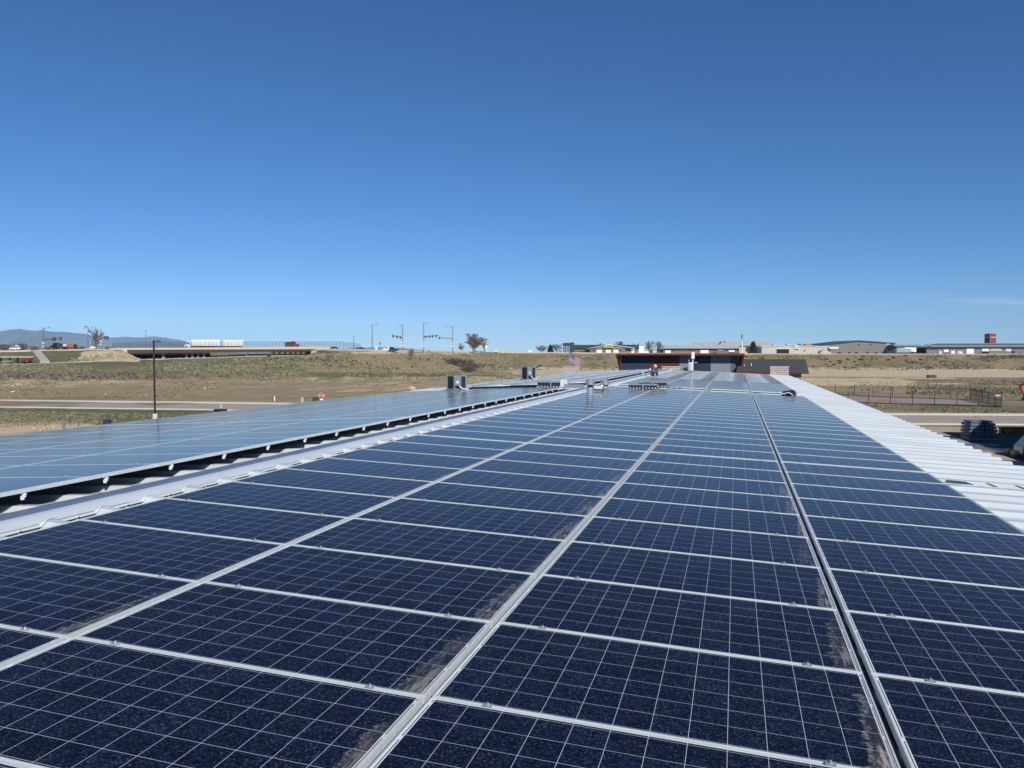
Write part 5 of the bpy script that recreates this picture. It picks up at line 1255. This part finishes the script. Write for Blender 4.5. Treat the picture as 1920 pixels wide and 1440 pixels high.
light(278.5, 655.0, 673.5, 255, 2, 'short pole standing before the dark bridge opening')

b = Far('road_sign', 712.3, 657, 340, 'small dark square road sign on the crest right of the single street light', 'road sign'); b.box('post', 'signal', 712.1, 712.5, 645, 657, 0, .1); b.box('sign_face', 'blroof', 710.6, 714, 641.3, 646.3, -.1, 0)
b = Far('signal_cabinet', 705.5, 658, 320, 'white signal control cabinet on the crest below the street light', 'utility box'); b.box('casing', 'white', 703.8, 707.2, 650.4, 657.6, 0, .7); b.box('base', 'concrete', 703.4, 707.6, 657.2, 658.4, -.1, .8)
b = Far('road_sign', 912, 659, 392, 'white round-topped sign before the right cottonwood', 'road sign'); MB().tube((0, 0, 0), (0, 0, b.z(649)), .05, n=6).build('post', M['white'], b.e); MB().tube((0, -.1, b.z(650.5)), (0, -.04, b.z(650.5)), .75, n=16).build('sign_face', M['white'], b.e)
b = Far('road_sign', 796, 662, 350, 'small white marker plate under the tallest signal pole', 'road sign'); b.box('post', 'white', 795.7, 796.3, 656, 662.5, 0, .1); b.box('sign_face', 'white', 795, 797, 657.5, 661, -.05, 0)
b = Far('white_tank', 31.5, 659, 300, 'white tank on a stalk above the bare bushes at far left', 'tank'); b.box('post', 'white', 31.1, 32, 650, 659, 0, .3); b.box('tank_body', 'white', 29.7, 33.6, 647.4, 649.4, -.3, .6)
b = Far('yellow_structure', 948, 662, 600, 'faint yellow structure on the plain right of the cottonwood', 'structure'); b.box('body', 'yellow', 945, 952, 656.8, 659.8, 0, 2); b.box('base', 'concrete', 945.5, 951.5, 659.8, 662, .2, 1.8)

# ------------------------------------------------------------------ trees
def bare_tree(px, py, ytop, wpx, D, label, name='bare_tree', seed=1, levels=6, spread=.55, twm='twig', trunks=1, twr=.035, fork=3, upright=.3, droop=0, cat='tree', group='bare trees on the skyline', loc=None, length=.29, twlen=1.0, dens=1.0, gnarl=.12):
    rnd = random.Random(seed); p = loc or fwd(px, py, D); k = (p.x*math.sin(YAW)+p.y*math.cos(YAW))/F; H = (py-ytop)*k; W = wpx*k/2
    e = empty(name, p, label, cat, group, RZ); tr, cr = MB(), MB()
    low = .04 if trunks > 6 else .18
    def tip():                                     # a point on the uneven rim of the crown
        a = rnd.uniform(0, 2*math.pi); u = rnd.uniform(-.55, 1)
        q = math.sqrt(max(0, 1-u*u))*rnd.uniform(.55, 1.04); return Vector((math.cos(a)*q*W, math.sin(a)*q*W*.8, H*(low+(1-low)*(.5+.5*u)*rnd.uniform(.86, 1.0))))
    def path(mb, a, b, r0, r1, n, sides, up=.25):
        L_ = (b-a).length; c = a.lerp(b, .5)+Vector((0, 0, L_*up)) ; pts = []
        for i in range(n+1):
            t = i/n; q = a*(1-t)**2+c*2*t*(1-t)+b*t*t
            if 0 < i < n: q += Vector([rnd.uniform(-1, 1)*L_*gnarl*.5 for _ in range(3)])
            pts.append(q)
        for i in range(n): mb.tube(pts[i], pts[i+1], r0+(r1-r0)*i/n, r0+(r1-r0)*(i+1)/n, sides, caps=False)
        return pts
    R0 = max(twr*1.6, H*.022)
    nl = max(3, int(5*dens)) if trunks <= 6 else 2
    for t in range(trunks):
        a = rnd.uniform(0, 2*math.pi); base = Vector((math.cos(a), math.sin(a), 0))*W*(.08 if trunks <= 6 else .85*rnd.random())*(trunks > 1); base.z = -.3
        top = Vector((base.x+math.cos(a)*W*.3*(trunks > 1)+rnd.uniform(-.1, .1)*W, base.y+math.sin(a)*W*.25*(trunks > 1), H*(.55 if trunks <= 6 else .5)))
        tp = path(tr, base, top, R0, R0*.55, 5, 6, .05)
        for l in range(nl+2):
            s0 = tp[rnd.randint(1, 5)]; tl = tip()
            if trunks > 6: tl = Vector((s0.x+rnd.uniform(-.3, .3)*W, s0.y+rnd.uniform(-.3, .3)*W, H*rnd.uniform(.6, 1)))
            elif (tl.x-s0.x)*(s0.x-0) < 0 and rnd.random() < .6: tl.x = -tl.x
            if tl.z < s0.z*.9: tl.z = s0.z+(H-s0.z)*rnd.random()
            lp = path(cr, s0, tl, R0*.45, twr, 6, 4)
            for m in range(int(9*dens) if trunks <= 6 else 3):
                s1 = lp[rnd.randint(1, 6)]; d = Vector((rnd.uniform(-1, 1), rnd.uniform(-1, 1), rnd.uniform(-.15, 1))).normalized()
                e1 = s1+d*rnd.uniform(.18, .38)*max(W*1.0, H*.35)*.8; e1.z = min(e1.z, H*1.0)
                sp_ = path(cr, s1, e1, max(twr, R0*.2), twr*.8, 3, 3, .15)
                for q_ in range(int(7*dens) if trunks <= 6 else 2):
                    s2 = sp_[rnd.randint(1, 3)]; d = Vector((rnd.uniform(-1, 1), rnd.uniform(-1, 1), rnd.uniform(-.2, 1))).normalized(); e2 = s2+d*rnd.uniform(.08, .18)*max(W, H*.4); path(cr, s2, e2, twr*.75, twr*.4, 1, 3, 0)
    tr.build('trunk', M['bark'], e); cr.build('crown', M[twm], e); return e
bare_tree(889, 660, 627, 38, 398, 'big round bare cottonwood standing on the crest', seed=5, trunks=4, twr=.06, dens=1.7)
bare_tree(909.5, 660, 632, 15, 402, 'smaller bare cottonwood touching the big one on its right', seed=9, levels=5, spread=.6, trunks=2, twr=.05)
bare_tree(865, 660, 644, 14, 410, 'low bare shrub left of the big cottonwood', seed=12, levels=5, trunks=3, twr=.04)
bare_tree(176, 656, 606.5, 44, 285, 'gnarled dead tree before the mountains', seed=23, levels=4, spread=.75, trunks=3, twr=.07, dens=.45, gnarl=.3, fork=2, upright=.5, length=.27, twm='bark')
LH = [(8, 660, 646, 26), (40, 660, 645, 36), (64, 660, 650, 20), (92, 659, 650, 24), (116, 659, 649, 22), (140, 658.5, 651, 20), (155, 658, 650, 18), (205, 657, 651, 20), (-14, 660, 644, 26)]
nm = ['at the far left edge', 'behind the white tank', 'left of the leftmost signal pole', 'behind the black truck', 'between the black and the orange truck', 'just left of the dead tree', 'at the dead tree foot', 'left of the bridge fence end', 'outside the left edge']
for i, (px, py, yt, w_) in enumerate(LH): bare_tree(px, py, yt, w_, 330, f'brown bare bush {nm[i]} on the skyline', name='bare_bush', seed=40+i, levels=5, spread=.7, trunks=4, twr=.05, cat='bush', group='bare bushes on the left skyline')
RT = [(1015, 662, 648.5, 26, 560, 'faint bare tree left of the dark evergreen'), (1045, 661, 645.5, 26, 520, 'brownish bare tree right of the dark evergreen'), (1160, 655, 640.5, 24, 560, 'rounded bare tree crown over the gable roof'), (1129, 655, 643.5, 18, 600, 'small faint bare crown over the green roof'),
      (1192, 664, 641.5, 18, 500, 'thin bare tree at the right end of the green roof'), (1206, 664, 646, 18, 475, 'white-backed bare tree, second from the green roof'), (1219, 664, 638.5, 22, 470, 'tallest bare tree between the garage and brown block building'), (1233, 664, 640.5, 24, 472, 'spreading bare tree beside the brown block building'), (1356, 645, 640.5, 12, 640, 'tiny bare crown over the grey roofed hall'), (1444, 650, 644, 10, 600, 'faint bare crown left of the beige shop roof unit')]
for i, (px, py, yt, w_, D, lb) in enumerate(RT): bare_tree(px, py, yt, w_, D, lb, seed=70+i, levels=5, spread=.6, trunks=2 if w_ < 20 else 3, twr=.06)
TH = [(850, 690, 677, 30, 'left part of the purple thicket on the slope'), (868, 691, 674.5, 36, 'middle of the purple thicket on the slope'), (888, 690, 674, 36, 'tallest right part of the purple thicket on the slope'), (876, 694, 684, 26, 'low near clump of the purple thicket')]
for i, (px, py, yt, w_, lb) in enumerate(TH): bare_tree(px, py, yt, w_, 320, lb, name='shrub', seed=90+i, levels=4, spread=.35, trunks=22, twr=.05, twm='twigp', upright=.8, cat='shrub', group='purple bare thicket', loc=on_t(px, np.interp(py, [674, 690, 694], [345, 318, 306]))-Vector((0, 0, .4)), length=.4)
bare_tree(770, 692, 668, 12, 300, 'thin grey bare sapling on the slope left of the thicket', name='sapling', seed=101, levels=4, spread=.3, trunks=3, twr=.04, loc=on_t(770, 300)-Vector((0, 0, .4)), cat='sapling', group='saplings')
bare_tree(415, 712, 698, 6, 215, 'thin brown shrub on the dry slope under the bridge', name='sapling', seed=102, levels=3, spread=.3, trunks=2, twr=.02, loc=on_t(302, 222)-Vector((0, 0, .4)), cat='sapling', group='saplings')
def evergreen(px, py, ytop, wpx, D, label, seed=1, cone=.5):
    rnd = np.random.default_rng(seed); p = fwd(px, py, D); k = D/F; H = (py-ytop)*k; W = wpx*k/2; e = empty('evergreen_tree', p, label, 'tree', 'evergreen trees beyond the embankment', RZ)
    MB().tube((0, 0, -.3), (0, 0, H*.8), .25, .08, 8).build('trunk', M['bark'], e)
    V = []; T = []
    nC = 70; cs = []
    for _ in range(nC):
        t = rnd.uniform(.08, 1)**.9; rr = W*(1-t**(1.2/cone if cone > .6 else 1.6))*rnd.uniform(.35, 1.0); a = rnd.uniform(0, 2*math.pi); cs.append((rr*math.cos(a), rr*math.sin(a), H*t*.95, W*rnd.uniform(.16, .32)))
    for cx, cy, cz, cr in cs:
        for _ in range(60):
            d = rnd.normal(size=3); d /= np.linalg.norm(d); c = np.array([cx, cy, cz])+d*cr*rnd.uniform(.4, 1.1); a = rnd.normal(size=3)*.22; b_ = rnd.normal(size=3)*.22; o = len(V); V += [c, c+a, c+b_]; T.append((o, o+1, o+2))
    np_mesh('crown', V, T, [M['needle']], parent=e); return e
evergreen(1412, 665, 641.5, 25, 478, 'dark broad evergreen between the brown block building and beige shop', 3)
evergreen(1032, 661, 647.5, 13, 480, 'dark evergreen left of the glass tower', 4, .8)
evergreen(1102.5, 662, 656, 11, 466, 'low dark evergreen bush before the brown garage wall', 6, 1.0)
bare_tree(1403, 665, 650, 12, 470, 'rusty bare bush at the left foot of the broad evergreen', name='bare_bush', seed=120, levels=4, trunks=4, twr=.06, twm='brickbrown', cat='bush', group='bushes')

# ------------------------------------------------------------------ grass tufts and sage clumps (nobody could count them)
def tufts(name, n, region, size, mats, label, seed, blades=5, flat=.6):
    rg = np.random.default_rng(seed); V = []; T = []; MI = []
    made = 0; tries = 0
    while made < n and tries < n*6:
        tries += 1
        px = rg.uniform(region[0], region[1]); py = region[2]+(region[3]-region[2])*rg.uniform()
        # distance where this picture row meets the land
        r = ray(px, py); h = math.hypot(r[0], r[1]); dx, dy, dz = r[0]/h, r[1]/h, r[2]/h
        d = None; lo = 60.0
        for dd in np.arange(70, 470, 3.0):
            if EYE+dz*dd <= terrain_z(dx*dd, dy*dd): d = dd-rg.uniform(0, 3); break
        if d is None: continue
        x, y = dx*d, dy*d
        if abs(y-(91.6+.07*(x+20))) < 10.5: continue
        if 5.5 < x < 60 and 40 < y < 86: continue
        if 15 < x < 36 and 121 < y < 152 and px > 1540: continue
        nz = smooth_noise(x, y, 22, seed)+.6*smooth_noise(x, y, 8, seed+1)
        if nz < .55+rg.uniform(0, .5): continue
        z = terrain_z(x, y); s = size*rg.uniform(.5, 1.4)*(d/200)**.55; m = rg.integers(0, len(mats))
        for b in range(blades):
            a = rg.uniform(0, 2*math.pi); ca_, sa_ = math.cos(a), math.sin(a); w_ = s*.5; hh = s*flat*rg.uniform(.5, 1.2); ox, oy = rg.uniform(-.4, .4, 2)*s
            o = len(V); V += [(x+ox-ca_*w_, y+oy-sa_*w_, z-.1), (x+ox+ca_*w_, y+oy+sa_*w_, z-.1), (x+ox+rg.uniform(-.3, .3)*s, y+oy+rg.uniform(-.3, .3)*s, z+hh)]; T.append((o, o+1, o+2)); MI.append(m)
        made += 1
    o = np_mesh(name, V, T, mats, MI); tag(o, label, 'grass', kind='stuff'); return o
mt_straw = mat('straw_grass', (.29, .24, .15), .9, 0, .2, .3); mt_pale = mat('pale_dry_grass', (.34, .29, .19), .9, 0, .2, .3); mt_gr = mat('green_grass', (.14, .15, .08), .9, 0, .25, .3); mt_dk = mat('dark_sage', (.075, .075, .052), .95); mt_br = mat('brown_weeds', (.22, .18, .125), .95, 0, .25, .3)
tufts('slope_grass', 15000, (-60, 960, 662, 712), .40, [mt_straw, mt_pale, mt_gr, mt_gr], 'pale and green grass clumps on the long left slope', 21)
tufts('field_grass', 9000, (-60, 980, 706, 800), .28, [mt_straw, mt_br, mt_gr, mt_straw], 'dry grass clumps on the field around the street', 22)
tufts('slope_weeds', 6500, (960, 1960, 667, 694), .42, [mt_straw, mt_br, mt_gr, mt_br], 'brown and olive weeds on the right embankment', 23)
tufts('sage_clumps', 260, (500, 1960, 668, 693), .75, [mt_dk], 'dark sage clumps dotted over the embankment', 24, 9, .55)
tufts('brush', 1800, (-60, 700, 699, 711), .5, [mt_dk, mt_br, mt_br], 'dark brush along the ditch at the foot of the slope', 25, 8, .6)
tufts('field_weeds', 1500, (1500, 1960, 715, 775), .35, [mt_br, mt_gr, mt_straw], 'weeds on the field around the fenced pen', 26)
tufts('dark_weeds', 130, (-20, 420, 742, 806), .25, [mt_dk], 'dark green weeds along the street edge at left', 27, 9, .5)
tufts('brush', 900, (1700, 1960, 712, 738), .30, [mt_br, mt_br, mt_straw, mt_br, mt_dk], 'dark brush bank behind the fence corner', 28, 8, .6)
